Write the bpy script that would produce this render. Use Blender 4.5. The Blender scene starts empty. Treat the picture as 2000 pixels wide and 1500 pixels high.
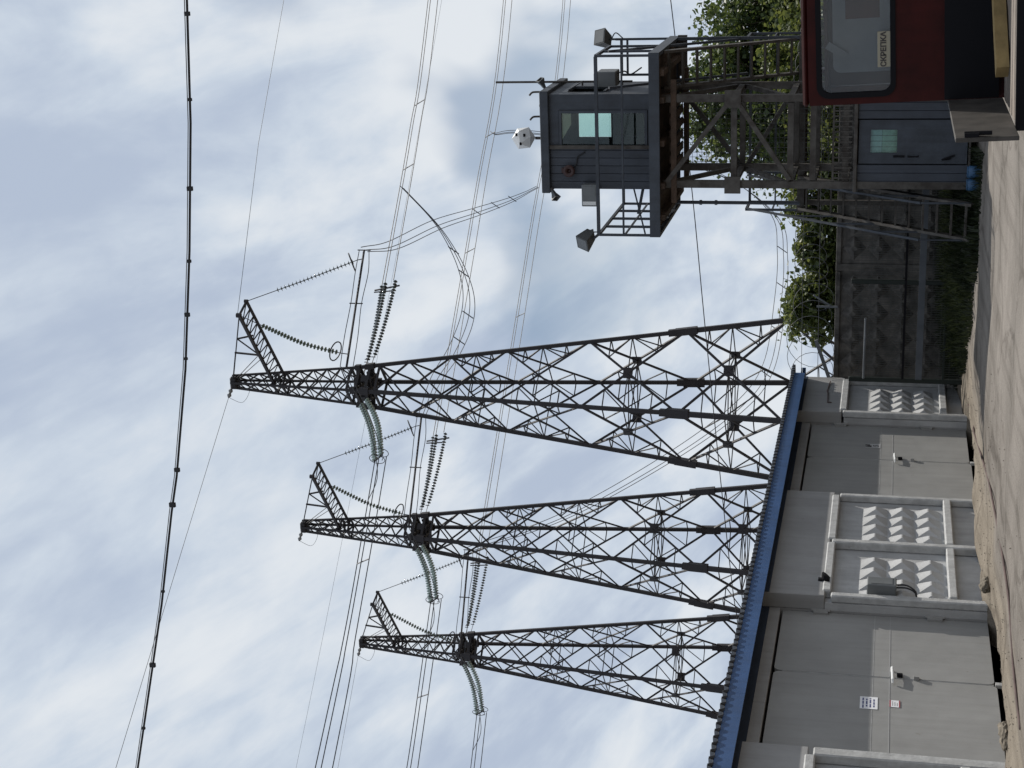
import bpy, bmesh, math, random
from mathutils import Vector, Matrix
R = math.radians
random.seed(7)
scn = bpy.context.scene
COL = scn.collection

# ------------------------------------------------------------------ camera
# Site axes: x = out of the garage front, y = along the garage front, z = up.
CAM = Vector((10.6, 0.0, 1.6))
pitch, az, roll = math.atan(725 * math.cos(0.034) / 3200), R(-17.75), 0.034
Fh = Vector((math.sin(az), math.cos(az), 0))
R0 = Vector((math.cos(az), -math.sin(az), 0))
F = Fh * math.cos(pitch) + Vector((0, 0, math.sin(pitch)))
U0 = R0.cross(F)
RU = R0 * math.cos(roll) + U0 * math.sin(roll)
UU = U0 * math.cos(roll) - R0 * math.sin(roll)
cam_d = bpy.data.cameras.new('camera')
cam = bpy.data.objects.new('camera', cam_d)
COL.objects.link(cam)
X, Y, Z = -UU, RU, -F           # the phone was held on its side: world up points left in the frame
cam.matrix_world = Matrix(((X.x, Y.x, Z.x, CAM.x), (X.y, Y.y, Z.y, CAM.y), (X.z, Y.z, Z.z, CAM.z), (0, 0, 0, 1)))
cam_d.sensor_fit = 'HORIZONTAL'
cam_d.sensor_width = 36.0
cam_d.lens = 57.6
cam_d.clip_start = 0.1
cam_d.clip_end = 5000
scn.camera = cam

# ------------------------------------------------------------------ world, sun, exposure
SUN = Vector((0.105, 0.19, 0.31)).normalized()
SUN_EL = math.asin(SUN.z)
SUN_AZ = math.atan2(SUN.x, SUN.y)
w = bpy.data.worlds.new('World')
scn.world = w
w.use_nodes = True
nt = w.node_tree
nt.nodes.clear()
def N(t, **k):
    n = nt.nodes.new(t)
    for a, b in k.items():
        setattr(n, a, b)
    return n
def L(a, b):
    nt.links.new(a, b)
out = N('ShaderNodeOutputWorld')
sky = N('ShaderNodeTexSky', sky_type='NISHITA', sun_disc=False, sun_elevation=SUN_EL, sun_rotation=SUN_AZ)
bg1 = N('ShaderNodeBackground'); bg1.inputs[1].default_value = 0.075
L(sky.outputs[0], bg1.inputs[0])
tc = N('ShaderNodeTexCoord')
sep = N('ShaderNodeSeparateXYZ'); L(tc.outputs['Generated'], sep.inputs[0])
def M(op, a, b=None, c=None, clamp=False):
    n = N('ShaderNodeMath', operation=op, use_clamp=clamp)
    for i, v in enumerate((a, b, c)):
        if v is None: continue
        if isinstance(v, (int, float)): n.inputs[i].default_value = v
        else: L(v, n.inputs[i])
    return n.outputs[0]
SA, SC = 20, 1.3
zz = M('ADD', M('MAXIMUM', sep.outputs[2], 0.0), 0.42)
px, py = M('DIVIDE', sep.outputs[0], zz), M('DIVIDE', sep.outputs[1], zz)
cmb = N('ShaderNodeCombineXYZ'); L(px, cmb.inputs[0]); L(py, cmb.inputs[1])
def noise(scale, detail, rough, dist, rot, sx, sy, off=0.0):
    mp = N('ShaderNodeMapping'); mp.inputs['Rotation'].default_value = (0, 0, R(rot))
    mp.inputs['Scale'].default_value = (sx, sy, 1); mp.inputs['Location'].default_value = (off, off * .7, off)
    L(cmb.outputs[0], mp.inputs[0])
    n = N('ShaderNodeTexNoise'); n.inputs['Scale'].default_value = scale; n.inputs['Detail'].default_value = detail
    n.inputs['Roughness'].default_value = rough; n.inputs['Distortion'].default_value = dist
    L(mp.outputs[0], n.inputs['Vector'])
    return n.outputs['Fac']
nA = noise(4.2, 4, .5, .3, SA, 1.0, .45, 3.1)       # banks
nB = noise(10.0, 6, .55, .4, SA, 1.0, .26, 8.4)     # streaks
nD = noise(26.0, 6, .55, .3, SA, 1.0, .5, 2.2)      # fine texture
nC = noise(3.0, 4, .5, .4, SA, 1.0, .45, SC)        # cover
mr = N('ShaderNodeMapRange'); mr.interpolation_type = 'SMOOTHSTEP'
mr.inputs[1].default_value = .39; mr.inputs[2].default_value = .61
L(M('ADD', M('ADD', M('MULTIPLY', nA, .40), M('MULTIPLY', nB, .46)), M('MULTIPLY', nD, .14)), mr.inputs[0])
ramp = N('ShaderNodeValToRGB')
ramp.color_ramp.elements[0].position = 0.0; ramp.color_ramp.elements[0].color = (.455, .53, .66, 1)
ramp.color_ramp.elements[1].position = 1.0; ramp.color_ramp.elements[1].color = (.76, .80, .845, 1)
e = ramp.color_ramp.elements.new(.5); e.color = (.595, .668, .765, 1)
L(mr.outputs[0], ramp.inputs[0])
bg2 = N('ShaderNodeBackground'); bg2.inputs[1].default_value = 1.0
L(ramp.outputs[0], bg2.inputs[0])
mc = N('ShaderNodeMapRange'); mc.interpolation_type = 'SMOOTHSTEP'
mc.inputs[1].default_value = .33; mc.inputs[2].default_value = .43; mc.inputs[3].default_value = .30; mc.inputs[4].default_value = 1.0
L(nC, mc.inputs[0])
low = N('ShaderNodeMapRange'); low.inputs[1].default_value = .12; low.inputs[2].default_value = .25; low.inputs[3].default_value = 1.0; low.inputs[4].default_value = 0.0
L(sep.outputs[2], low.inputs[0])
cover = M('MAXIMUM', mc.outputs[0], low.outputs[0])
mix = N('ShaderNodeMixShader')
L(cover, mix.inputs[0]); L(bg1.outputs[0], mix.inputs[1]); L(bg2.outputs[0], mix.inputs[2])
L(mix.outputs[0], out.inputs[0])

sun_d = bpy.data.lights.new('sun', 'SUN')
sun_d.energy = 4.8; sun_d.angle = R(0.6); sun_d.color = (1.0, .95, .87)
sun_o = bpy.data.objects.new('sun', sun_d)
COL.objects.link(sun_o)
sun_o.rotation_euler = SUN.to_track_quat('Z', 'Y').to_euler()
sun_o.location = (30, 40, 60)
vs = scn.view_settings
vs.view_transform = 'Standard'; vs.look = 'None'; vs.exposure = 0.0; vs.gamma = 1.0; vs.use_curve_mapping = False
scn.cycles.max_bounces = 6
scn.cycles.transparent_max_bounces = 12

# ------------------------------------------------------------------ materials
MATS = {}
def mat(name, col, rough=.7, metal=0.0, var=0.0, vscale=3.0, bump=0.0, bscale=20.0, spec=.4, col2=None, stretch=(1, 1, 1), coat=0.0, streak=0.0, dent=0.0, chip=None, rnd=0.0):
    if name in MATS: return MATS[name]
    m = bpy.data.materials.new(name); m.use_nodes = True
    t = m.node_tree; b = t.nodes['Principled BSDF']
    b.inputs['Base Color'].default_value = (*col, 1); b.inputs['Roughness'].default_value = rough
    b.inputs['Metallic'].default_value = metal; b.inputs['Specular IOR Level'].default_value = spec
    if coat: b.inputs['Coat Weight'].default_value = coat; b.inputs['Coat Roughness'].default_value = .15
    co = t.nodes.new('ShaderNodeTexCoord')
    mp = t.nodes.new('ShaderNodeMapping'); mp.inputs['Scale'].default_value = stretch
    t.links.new(co.outputs['Object'], mp.inputs[0])
    if var or col2:
        n = t.nodes.new('ShaderNodeTexNoise'); n.inputs['Scale'].default_value = vscale; n.inputs['Detail'].default_value = 6
        n.inputs['Roughness'].default_value = .6
        t.links.new(mp.outputs[0], n.inputs['Vector'])
        r = t.nodes.new('ShaderNodeValToRGB')
        c2 = col2 if col2 else tuple(c * (1 - var) for c in col)
        c1 = col if col2 else tuple(min(1, c * (1 + var * .6)) for c in col)
        r.color_ramp.elements[0].position = .36; r.color_ramp.elements[0].color = (*c2, 1)
        r.color_ramp.elements[1].position = .64; r.color_ramp.elements[1].color = (*c1, 1)
        t.links.new(n.outputs['Fac'], r.inputs[0]); t.links.new(r.outputs[0], b.inputs['Base Color'])
    def mul(fac_socket, lo, hi, amount, dark):
        src = b.inputs['Base Color'].links[0].from_socket if b.inputs['Base Color'].links else None
        r2 = t.nodes.new('ShaderNodeValToRGB')
        r2.color_ramp.elements[0].position = lo; r2.color_ramp.elements[0].color = (*dark, 1)
        r2.color_ramp.elements[1].position = hi; r2.color_ramp.elements[1].color = (1, 1, 1, 1)
        t.links.new(fac_socket, r2.inputs[0])
        x = t.nodes.new('ShaderNodeMix'); x.data_type = 'RGBA'; x.blend_type = 'MULTIPLY'; x.inputs['Factor'].default_value = amount
        if src: t.links.new(src, x.inputs['A'])
        else: x.inputs['A'].default_value = (*col, 1)
        t.links.new(r2.outputs[0], x.inputs['B']); t.links.new(x.outputs['Result'], b.inputs['Base Color'])
    if streak:                          # rain streaks and grime runs
        m3 = t.nodes.new('ShaderNodeMapping'); m3.inputs['Scale'].default_value = (5, 5, .35); t.links.new(co.outputs['Object'], m3.inputs[0])
        n3 = t.nodes.new('ShaderNodeTexNoise'); n3.inputs['Scale'].default_value = 1.6; n3.inputs['Detail'].default_value = 7; n3.inputs['Roughness'].default_value = .65
        t.links.new(m3.outputs[0], n3.inputs['Vector']); mul(n3.outputs['Fac'], .34, .56, streak, (.55, .53, .50))
    if chip:                            # worn spots
        n4 = t.nodes.new('ShaderNodeTexNoise'); n4.inputs['Scale'].default_value = 7.5; n4.inputs['Detail'].default_value = 9; n4.inputs['Roughness'].default_value = .72
        t.links.new(co.outputs['Object'], n4.inputs['Vector']); mul(n4.outputs['Fac'], .30, .36, 1.0, chip)
    if rnd:
        oi = t.nodes.new('ShaderNodeObjectInfo'); mul(oi.outputs['Random'], 0.0, 1.0, rnd, (.6, .6, .6))
    if dent:
        n5 = t.nodes.new('ShaderNodeTexNoise'); n5.inputs['Scale'].default_value = 1.1; n5.inputs['Detail'].default_value = 2
        t.links.new(co.outputs['Object'], n5.inputs['Vector'])
        b5 = t.nodes.new('ShaderNodeBump'); b5.inputs['Strength'].default_value = dent; b5.inputs['Distance'].default_value = .12
        t.links.new(n5.outputs['Fac'], b5.inputs['Height']); t.links.new(b5.outputs[0], b.inputs['Normal'])
    if bump:
        n2 = t.nodes.new('ShaderNodeTexNoise'); n2.inputs['Scale'].default_value = bscale; n2.inputs['Detail'].default_value = 4
        t.links.new(mp.outputs[0], n2.inputs['Vector'])
        bp = t.nodes.new('ShaderNodeBump'); bp.inputs['Strength'].default_value = bump; bp.inputs['Distance'].default_value = .02
        t.links.new(n2.outputs['Fac'], bp.inputs['Height'])
        if dent: t.links.new(b5.outputs[0], bp.inputs['Normal'])
        t.links.new(bp.outputs[0], b.inputs['Normal'])
    MATS[name] = m
    return m
def glass(name, tint, rough=.03, alpha=.75):
    if name in MATS: return MATS[name]
    m = bpy.data.materials.new(name); m.use_nodes = True
    t = m.node_tree; t.nodes.clear()
    o = t.nodes.new('ShaderNodeOutputMaterial'); tr = t.nodes.new('ShaderNodeBsdfTransparent'); tr.inputs[0].default_value = (*tint, 1)
    gl = t.nodes.new('ShaderNodeBsdfGlossy'); gl.inputs['Roughness'].default_value = rough
    fr = t.nodes.new('ShaderNodeFresnel'); fr.inputs[0].default_value = 1.5
    mx = t.nodes.new('ShaderNodeMixShader')
    t.links.new(fr.outputs[0], mx.inputs[0]); t.links.new(tr.outputs[0], mx.inputs[1]); t.links.new(gl.outputs[0], mx.inputs[2])
    t.links.new(mx.outputs[0], o.inputs[0])
    MATS[name] = m
    return m
def leafmat(name, c1, c2, trans):
    m = bpy.data.materials.new(name); m.use_nodes = True
    t = m.node_tree; t.nodes.clear()
    o = t.nodes.new('ShaderNodeOutputMaterial')
    g = t.nodes.new('ShaderNodeNewGeometry')
    r = t.nodes.new('ShaderNodeValToRGB')
    r.color_ramp.elements[0].color = (*c1, 1); r.color_ramp.elements[1].color = (*c2, 1)
    t.links.new(g.outputs['Random Per Island'], r.inputs[0])
    pb = t.nodes.new('ShaderNodeBsdfPrincipled'); pb.inputs['Roughness'].default_value = .45; pb.inputs['Specular IOR Level'].default_value = .35
    tl = t.nodes.new('ShaderNodeBsdfTranslucent')
    hs = t.nodes.new('ShaderNodeHueSaturation'); hs.inputs['Hue'].default_value = .475; hs.inputs['Saturation'].default_value = 1.05; hs.inputs['Value'].default_value = 1.5
    t.links.new(r.outputs[0], pb.inputs['Base Color']); t.links.new(r.outputs[0], hs.inputs['Color']); t.links.new(hs.outputs[0], tl.inputs[0])
    mx = t.nodes.new('ShaderNodeMixShader'); mx.inputs[0].default_value = trans
    t.links.new(pb.outputs[0], mx.inputs[1]); t.links.new(tl.outputs[0], mx.inputs[2]); t.links.new(mx.outputs[0], o.inputs[0])
    MATS[name] = m
    return m

PAINT = mat('grey_wall_paint', (.285, .285, .285), .75, var=.10, vscale=1.3, bump=.15, bscale=14, streak=.2, chip=(.78, .76, .72))
PAINTL = mat('grey_relief_paint', (.40, .405, .41), .8, var=.14, vscale=2.5, bump=.3, bscale=25, streak=.25, chip=(.6, .57, .52), rnd=.28)
DOORP = mat('grey_door_paint', (.275, .275, .27), .5, var=.10, vscale=.9, bump=.06, bscale=30, streak=.18, dent=.2, chip=(.80, .77, .72))
RIBP = mat('pale_rib_paint', (.40, .405, .405), .75, var=.18, vscale=6, bump=.3, bscale=30, streak=.3, chip=(.55, .5, .44))
DARKIN = mat('dark_interior', (.03, .03, .03), .9, var=.2)
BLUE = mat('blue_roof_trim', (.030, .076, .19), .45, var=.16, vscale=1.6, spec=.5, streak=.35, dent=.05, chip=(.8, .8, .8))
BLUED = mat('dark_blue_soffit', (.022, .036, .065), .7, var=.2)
ROOFM = mat('corrugated_sheet', (.10, .105, .115), .55, var=.3, vscale=4)
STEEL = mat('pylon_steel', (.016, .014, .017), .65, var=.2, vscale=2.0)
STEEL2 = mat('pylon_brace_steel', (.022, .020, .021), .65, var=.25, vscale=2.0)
GALV = mat('galvanised', (.20, .21, .22), .45, metal=.4, var=.2)
WIRE = mat('wire_dark', (.045, .048, .055), .6)
CABLE = mat('cable_black', (.012, .012, .014), .6)
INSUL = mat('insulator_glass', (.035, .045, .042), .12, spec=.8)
INSULG = mat('insulator_backlit_glass', (.27, .35, .32), .10, spec=1.0)  # glow and glints of backlit discs put into a paler base colour
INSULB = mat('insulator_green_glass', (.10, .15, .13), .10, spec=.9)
TPAINT = mat('tower_blue_grey', (.040, .048, .062), .6, var=.22, vscale=3, bump=.12, streak=.4, chip=(1.3, 1.2, 1.1))
TFRAME = mat('tower_frame_grey', (.074, .068, .061), .7, var=.3, vscale=5, col2=(.032, .026, .022))
TSIDE = mat('tower_siding', (.042, .050, .066), .6, var=.18, vscale=2, streak=.5, chip=(.6, .55, .5), rnd=.25)
DECKW = mat('deck_boards', (.060, .038, .026), .85, var=.35, vscale=6, bump=.3, stretch=(1, .3, 1))
GREYBOX = mat('grey_box', (.13, .14, .145), .6, var=.15)
LAMPM = mat('floodlight_grey', (.055, .060, .062), .55, var=.2)
WHITEP = mat('white_plastic', (.62, .63, .63), .5, var=.08)
BLACK = mat('black_rubber', (.008, .008, .010), .8, spec=.12)
BELL = mat('bell_brown', (.035, .014, .013), .5)
BARREL = mat('blue_plastic', (.035, .095, .19), .5, var=.15)
CONC = mat('old_concrete', (.155, .144, .132), .9, rnd=.4, streak=.6, col2=(.048, .046, .044), vscale=2.6, bump=.5, bscale=14)
GREENP = mat('green_post', (.006, .012, .010), .6, var=.2)
MESHM = mat('mesh_wire', (.045, .05, .05), .6)
PIPEG = mat('grey_pipe', (.12, .13, .14), .6, var=.2)
RED = mat('dark_red_paint', (.036, .0042, .0036), .5, var=.3, vscale=4, spec=.15, bump=.05, bscale=40, streak=.5, dent=.04, chip=(.35, .6, .6))
BEDW = mat('bed_planks', (.20, .17, .145), .85, var=.3, vscale=5, bump=.4, stretch=(.25, 3, 1))
BOARD = mat('sideboard_steel', (.050, .045, .040), .7, var=.35, vscale=7)
TIMBER = mat('yellow_timber', (.30, .21, .09), .8, var=.3, vscale=6)
PALE = mat('pale_panel', (.22, .245, .26), .7, var=.12, vscale=4)
BROWNIN = mat('brown_interior', (.09, .05, .038), .8, var=.3)
PAPER = mat('paper_white', (.72, .73, .76), .7, var=.04)
INK = mat('ink_blue', (.08, .09, .20), .8)
INKG = mat('ink_grey', (.30, .30, .30), .8)
INKR = mat('ink_red', (.28, .05, .06), .7)
INKD = mat('ink_dark', (.05, .045, .045), .8)
MASK = mat('masking_tape', (.27, .25, .19), .7, var=.06)
RUST = mat('rusty_brown', (.085, .055, .05), .8, var=.3)
CURT = mat('green_curtain', (.42, .60, .52), .7, var=.2, vscale=9)
CURTW = mat('pale_curtain', (.50, .66, .68), .7, var=.1, vscale=9)
BEIGE = mat('beige_board', (.52, .43, .34), .8, var=.1)
BARK = mat('bark', (.07, .055, .04), .9, var=.3, vscale=8, bump=.4)
LEAF_D = leafmat('leaf_dark', (.018, .036, .012), (.080, .112, .034), .38)
LEAF_B = leafmat('leaf_bush', (.028, .048, .014), (.115, .142, .042), .42)
GRASSM = leafmat('grass_blade', (.006, .011, .005), (.026, .036, .014), .25)
GLASSW = glass('window_glass', (.80, .90, .88))
GLASST = glass('truck_glass', (.86, .87, .87), .05)

def ground_mat():
    m = bpy.data.materials.new('dusty_yard'); m.use_nodes = True
    t = m.node_tree; b = t.nodes['Principled BSDF']; b.inputs['Roughness'].default_value = .92; b.inputs['Specular IOR Level'].default_value = .2
    co = t.nodes.new('ShaderNodeTexCoord')
    def nz(scale, det, rg, sx, sy, rot=0):
        mp = t.nodes.new('ShaderNodeMapping'); mp.inputs['Scale'].default_value = (sx, sy, 1); mp.inputs['Rotation'].default_value = (0, 0, R(rot))
        t.links.new(co.outputs['Object'], mp.inputs[0])
        n = t.nodes.new('ShaderNodeTexNoise'); n.inputs['Scale'].default_value = scale; n.inputs['Detail'].default_value = det; n.inputs['Roughness'].default_value = rg
        t.links.new(mp.outputs[0], n.inputs['Vector'])
        return n.outputs['Fac']
    def ramp(fac, p0, c0, p1, c1):
        r = t.nodes.new('ShaderNodeValToRGB')
        r.color_ramp.elements[0].position = p0; r.color_ramp.elements[0].color = (*c0, 1)
        r.color_ramp.elements[1].position = p1; r.color_ramp.elements[1].color = (*c1, 1)
        t.links.new(fac, r.inputs[0]); return r.outputs[0]
    def mixc(f, a, c, bl='MIX'):
        x = t.nodes.new('ShaderNodeMix'); x.data_type = 'RGBA'; x.blend_type = bl
        if isinstance(f, float): x.inputs['Factor'].default_value = f
        else: t.links.new(f, x.inputs['Factor'])
        t.links.new(a, x.inputs['A']); t.links.new(c, x.inputs['B'])
        return x.outputs['Result']
    conc = ramp(nz(.5, 8, .65, .5, 1.2, 20), .35, (.135, .122, .108), .68, (.215, .195, .175))
    dirt = ramp(nz(2.2, 8, .7, 1.4, .45), .30, (.165, .142, .114), .70, (.250, .220, .180))
    # dirt lies in a drift along the garage front
    sx = t.nodes.new('ShaderNodeSeparateXYZ'); t.links.new(co.outputs['Object'], sx.inputs[0])
    a = t.nodes.new('ShaderNodeMath'); a.operation = 'MULTIPLY_ADD'; a.inputs[1].default_value = 1.5; a.inputs[2].default_value = -.75
    t.links.new(nz(.9, 5, .6, 1, .6), a.inputs[0])
    a2 = t.nodes.new('ShaderNodeMath'); a2.operation = 'ADD'; t.links.new(sx.outputs[0], a2.inputs[0]); t.links.new(a.outputs[0], a2.inputs[1])
    mr = t.nodes.new('ShaderNodeMapRange'); mr.inputs[1].default_value = 1.15; mr.inputs[2].default_value = 1.75; mr.inputs[3].default_value = 1; mr.inputs[4].default_value = 0
    t.links.new(a2.outputs[0], mr.inputs[0])
    c = mixc(mr.outputs[0], conc, dirt)
    spot = ramp(nz(1.1, 6, .7, 1, 1), .54, (1, 1, 1), .70, (.62, .60, .58))
    grit = ramp(nz(42, 5, .8, 1, 1), .36, (.62, .60, .58), .52, (1.06, 1.05, 1.04))
    tyre = ramp(nz(1.0, 5, .6, 3.2, .10, 8), .40, (.74, .73, .72), .52, (1, 1, 1))
    c = mixc(.8, c, tyre, 'MULTIPLY'); c = mixc(.75, c, grit, 'MULTIPLY')
    c = mixc(1.0, c, spot, 'MULTIPLY')
    crack = t.nodes.new('ShaderNodeTexVoronoi'); crack.feature = 'DISTANCE_TO_EDGE'; crack.inputs['Scale'].default_value = .33
    wn = nz(1.5, 4, .6, 1, 1)
    va = t.nodes.new('ShaderNodeVectorMath'); va.operation = 'ADD'
    cb = t.nodes.new('ShaderNodeCombineXYZ'); t.links.new(wn, cb.inputs[0]); t.links.new(wn, cb.inputs[1])
    t.links.new(co.outputs['Object'], va.inputs[0]); t.links.new(cb.outputs[0], va.inputs[1]); t.links.new(va.outputs[0], crack.inputs['Vector'])
    cr = ramp(crack.outputs['Distance'], .008, (.35, .32, .30), .022, (1, 1, 1))
    c = mixc(.45, c, cr, 'MULTIPLY')
    t.links.new(c, b.inputs['Base Color'])
    n2 = nz(14, 6, .7, 1, 1); bp = t.nodes.new('ShaderNodeBump'); bp.inputs['Strength'].default_value = .55; bp.inputs['Distance'].default_value = .03
    t.links.new(n2, bp.inputs['Height']); t.links.new(bp.outputs[0], b.inputs['Normal'])
    return m
GROUND = ground_mat()

# ------------------------------------------------------------------ mesh helpers
ORI = {}
def tag(o, label=None, cat=None, group=None, kind=None):
    if label: o['label'] = label
    if cat: o['category'] = cat
    if group: o['group'] = group
    if kind: o['kind'] = kind
    return o
def thing(name, label, cat, loc=(0, 0, 0), group=None):
    o = bpy.data.objects.new(name, None); COL.objects.link(o)
    o.location = loc; o.empty_display_size = .2
    ORI[o.name] = Vector(loc)
    return tag(o, label, cat, group)
class MB:
    def __init__(s): s.v = []; s.f = []
    def add(s, vs, fs):
        k = len(s.v); s.v += [Vector(v) for v in vs]; s.f += [tuple(i + k for i in f) for f in fs]; return s
    def box(s, a, b):
        x0, y0, z0 = a; x1, y1, z1 = b
        return s.add([(x0, y0, z0), (x1, y0, z0), (x1, y1, z0), (x0, y1, z0), (x0, y0, z1), (x1, y0, z1), (x1, y1, z1), (x0, y1, z1)],
                     [(0, 3, 2, 1), (4, 5, 6, 7), (0, 1, 5, 4), (1, 2, 6, 5), (2, 3, 7, 6), (3, 0, 4, 7)])
    def bev(s, a, b, r):            # box with chamfered edges
        bm = bmesh.new(); bmesh.ops.create_cube(bm, size=1)
        a, b = Vector(a), Vector(b)
        for v in bm.verts: v.co = Vector(((a.x + b.x) / 2 + v.co.x * (b.x - a.x), (a.y + b.y) / 2 + v.co.y * (b.y - a.y), (a.z + b.z) / 2 + v.co.z * (b.z - a.z)))
        bmesh.ops.bevel(bm, geom=bm.edges[:], offset=r, segments=1, affect='EDGES')
        bm.verts.index_update()
        s.add([v.co.copy() for v in bm.verts], [[v.index for v in f.verts] for f in bm.faces]); bm.free(); return s
    def beam(s, p, q, w, h=None, up=(0, 0, 1)):
        p, q = Vector(p), Vector(q); h = h or w; d = (q - p).normalized(); up = Vector(up)
        if abs(d.dot(up)) > .97: up = Vector((0, 1, 0))
        a = d.cross(up).normalized() * (w / 2); b = a.cross(d).normalized() * (h / 2)
        return s.add([p - a - b, p + a - b, p + a + b, p - a + b, q - a - b, q + a - b, q + a + b, q - a + b],
                     [(0, 3, 2, 1), (4, 5, 6, 7), (0, 1, 5, 4), (1, 2, 6, 5), (2, 3, 7, 6), (3, 0, 4, 7)])
    def tube(s, pts, r, n=6, r2=None):
        pts = [Vector(p) for p in pts]; m = len(pts); vs = []
        prev = None
        for i, p in enumerate(pts):
            d = (pts[min(i + 1, m - 1)] - pts[max(i - 1, 0)]).normalized()
            if prev is None:
                up = Vector((0, 0, 1)) if abs(d.z) < .95 else Vector((0, 1, 0)); a = d.cross(up).normalized()
            else:
                a = (prev - d * prev.dot(d)).normalized()
            prev = a; b = d.cross(a)
            rr = r if r2 is None else r + (r2 - r) * i / max(1, m - 1)
            for k in range(n):
                t = 2 * math.pi * k / n; vs.append(p + a * (rr * math.cos(t)) + b * (rr * math.sin(t)))
        fs = [(i * n + k, i * n + (k + 1) % n, (i + 1) * n + (k + 1) % n, (i + 1) * n + k) for i in range(m - 1) for k in range(n)]
        fs += [tuple(reversed(range(n))), tuple((m - 1) * n + k for k in range(n))]
        return s.add(vs, fs)
    def lathe(s, p, axis, prof, n=12):      # prof: (distance along axis, radius)
        p, d = Vector(p), Vector(axis).normalized()
        a = d.cross(Vector((0, 0, 1)) if abs(d.z) < .9 else Vector((1, 0, 0))).normalized(); b = d.cross(a); vs = []
        for t, r in prof:
            for k in range(n):
                g = 2 * math.pi * k / n; vs.append(p + d * t + a * (r * math.cos(g)) + b * (r * math.sin(g)))
        m = len(prof)
        fs = [(i * n + k, (i + 1) * n + k, (i + 1) * n + (k + 1) % n, i * n + (k + 1) % n) for i in range(m - 1) for k in range(n)]
        fs += [tuple(range(n)), tuple((m - 1) * n + k for k in reversed(range(n)))]
        return s.add(vs, fs)
    def prism(s, poly, axis, t0, t1):       # poly in the two other axes
        n = len(poly)
        def P(a, b, t): return {'x': (t, a, b), 'y': (a, t, b), 'z': (a, b, t)}[axis]
        vs = [P(a, b, t0) for a, b in poly] + [P(a, b, t1) for a, b in poly]
        return s.add(vs, [tuple(range(n)), tuple(range(2 * n - 1, n - 1, -1))] + [(i, i + n, (i + 1) % n + n, (i + 1) % n) for i in range(n)])
    def build(s, name, m, parent=None, smooth=False, fixn=False):
        me = bpy.data.meshes.new(name)
        o = ORI.get(parent.name, Vector()) if parent else Vector()
        me.from_pydata([tuple(v - o) for v in s.v], [], s.f)
        if fixn:
            bm = bmesh.new(); bm.from_mesh(me); bmesh.ops.recalc_face_normals(bm, faces=bm.faces); bm.to_mesh(me); bm.free()
        if smooth:
            for p in me.polygons: p.use_smooth = True
        me.materials.append(m); me.update()
        ob = bpy.data.objects.new(name, me); COL.objects.link(ob)
        if parent:
            ob.parent = parent; ORI[ob.name] = o
        else:
            ORI[ob.name] = Vector()
        return ob
def share(src, name, offset, parent):       # another piece with the same mesh
    o = src.copy(); o.name = name; COL.objects.link(o); o.parent = parent
    o.location = src.location + Vector(offset); ORI[o.name] = ORI.get(parent.name, Vector())
    return o
def catenary(p, q, sag, n=14):
    p, q = Vector(p), Vector(q)
    return [p.lerp(q, i / n) - Vector((0, 0, sag * 4 * (i / n) * (1 - i / n))) for i in range(n + 1)]
def spline(pts, n=8):
    pts = [Vector(p) for p in pts]; P = [pts[0] * 2 - pts[1]] + pts + [pts[-1] * 2 - pts[-2]]; o = []
    for i in range(1, len(P) - 2):
        for k in range(n):
            t = k / n; a, b, c, d = P[i - 1], P[i], P[i + 1], P[i + 2]
            o.append(.5 * ((2 * b) + (c - a) * t + (2 * a - 5 * b + 4 * c - d) * t * t + (3 * b - a - 3 * c + d) * t ** 3))
    o.append(pts[-1]); return o
def text_mesh(name, s, size, m, loc, xdir, ydir, parent=None):
    cu = bpy.data.curves.new(name, 'FONT'); cu.body = s; cu.size = size; cu.align_x = 'CENTER'; cu.align_y = 'CENTER'; cu.extrude = .0008; cu.offset = size * .035
    to = bpy.data.objects.new(name, cu); COL.objects.link(to)
    bpy.context.view_layer.update()
    me = bpy.data.meshes.new_from_object(to.evaluated_get(bpy.context.evaluated_depsgraph_get()))
    bpy.data.objects.remove(to); bpy.data.curves.remove(cu)
    xd, yd = Vector(xdir), Vector(ydir); zd = xd.cross(yd)
    o = ORI.get(parent.name, Vector()) if parent else Vector()
    for v in me.vertices:
        c = v.co.copy(); v.co = Vector(loc) + xd * c.x + yd * c.y + zd * c.z - o
    me.materials.clear(); me.materials.append(m)
    ob = bpy.data.objects.new(name, me); COL.objects.link(ob)
    if parent: ob.parent = parent; ORI[ob.name] = o
    return ob

# ------------------------------------------------------------------ ground
DOORS = ((18.6, 23.15), (27.5, 32.0))
rg = random.Random(3)
WAV = [(rg.uniform(.5, 2.6), rg.uniform(.5, 2.6), rg.uniform(0, 6.28), rg.uniform(.002, .006)) for _ in range(14)]
def sstep(a, b, x):
    t = max(0, min(1, (x - a) / (b - a))); return t * t * (3 - 2 * t)
def gz(x, y):
    h = sum(A * math.sin(a * x + b * y + c) for a, b, c, A in WAV)
    for s0, s1 in DOORS:
        ins = sstep(s0 - .1, s0 + .5, y) * (1 - sstep(s1 - .35, s1 + .1, y))
        edge = .30 + .10 * math.sin(2.3 * y) + .05 * math.sin(7.1 * y + 1)
        h -= .24 * ins * (1 - sstep(edge, edge + .22, x))
    for s0, s1 in ((14, 18.5), (23.2, 27.5), (32.1, 34.4)):
        ins = sstep(s0, s0 + .3, y) * (1 - sstep(s1 - .3, s1 + .1, y))
        h += (.05 + .025 * math.sin(3 * y)) * ins * (1 - sstep(.15, .9, x)) * sstep(-.3, .1, x)
    if x < 1.2: h += .012 * math.sin(5.3 * y + 3 * x) * math.sin(7 * x + 1) * (1 - sstep(.7, 1.2, x))
    g = grass_edge(x)
    h += .32 * sstep(g - .3, g + 3.2, y)
    return h
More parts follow.
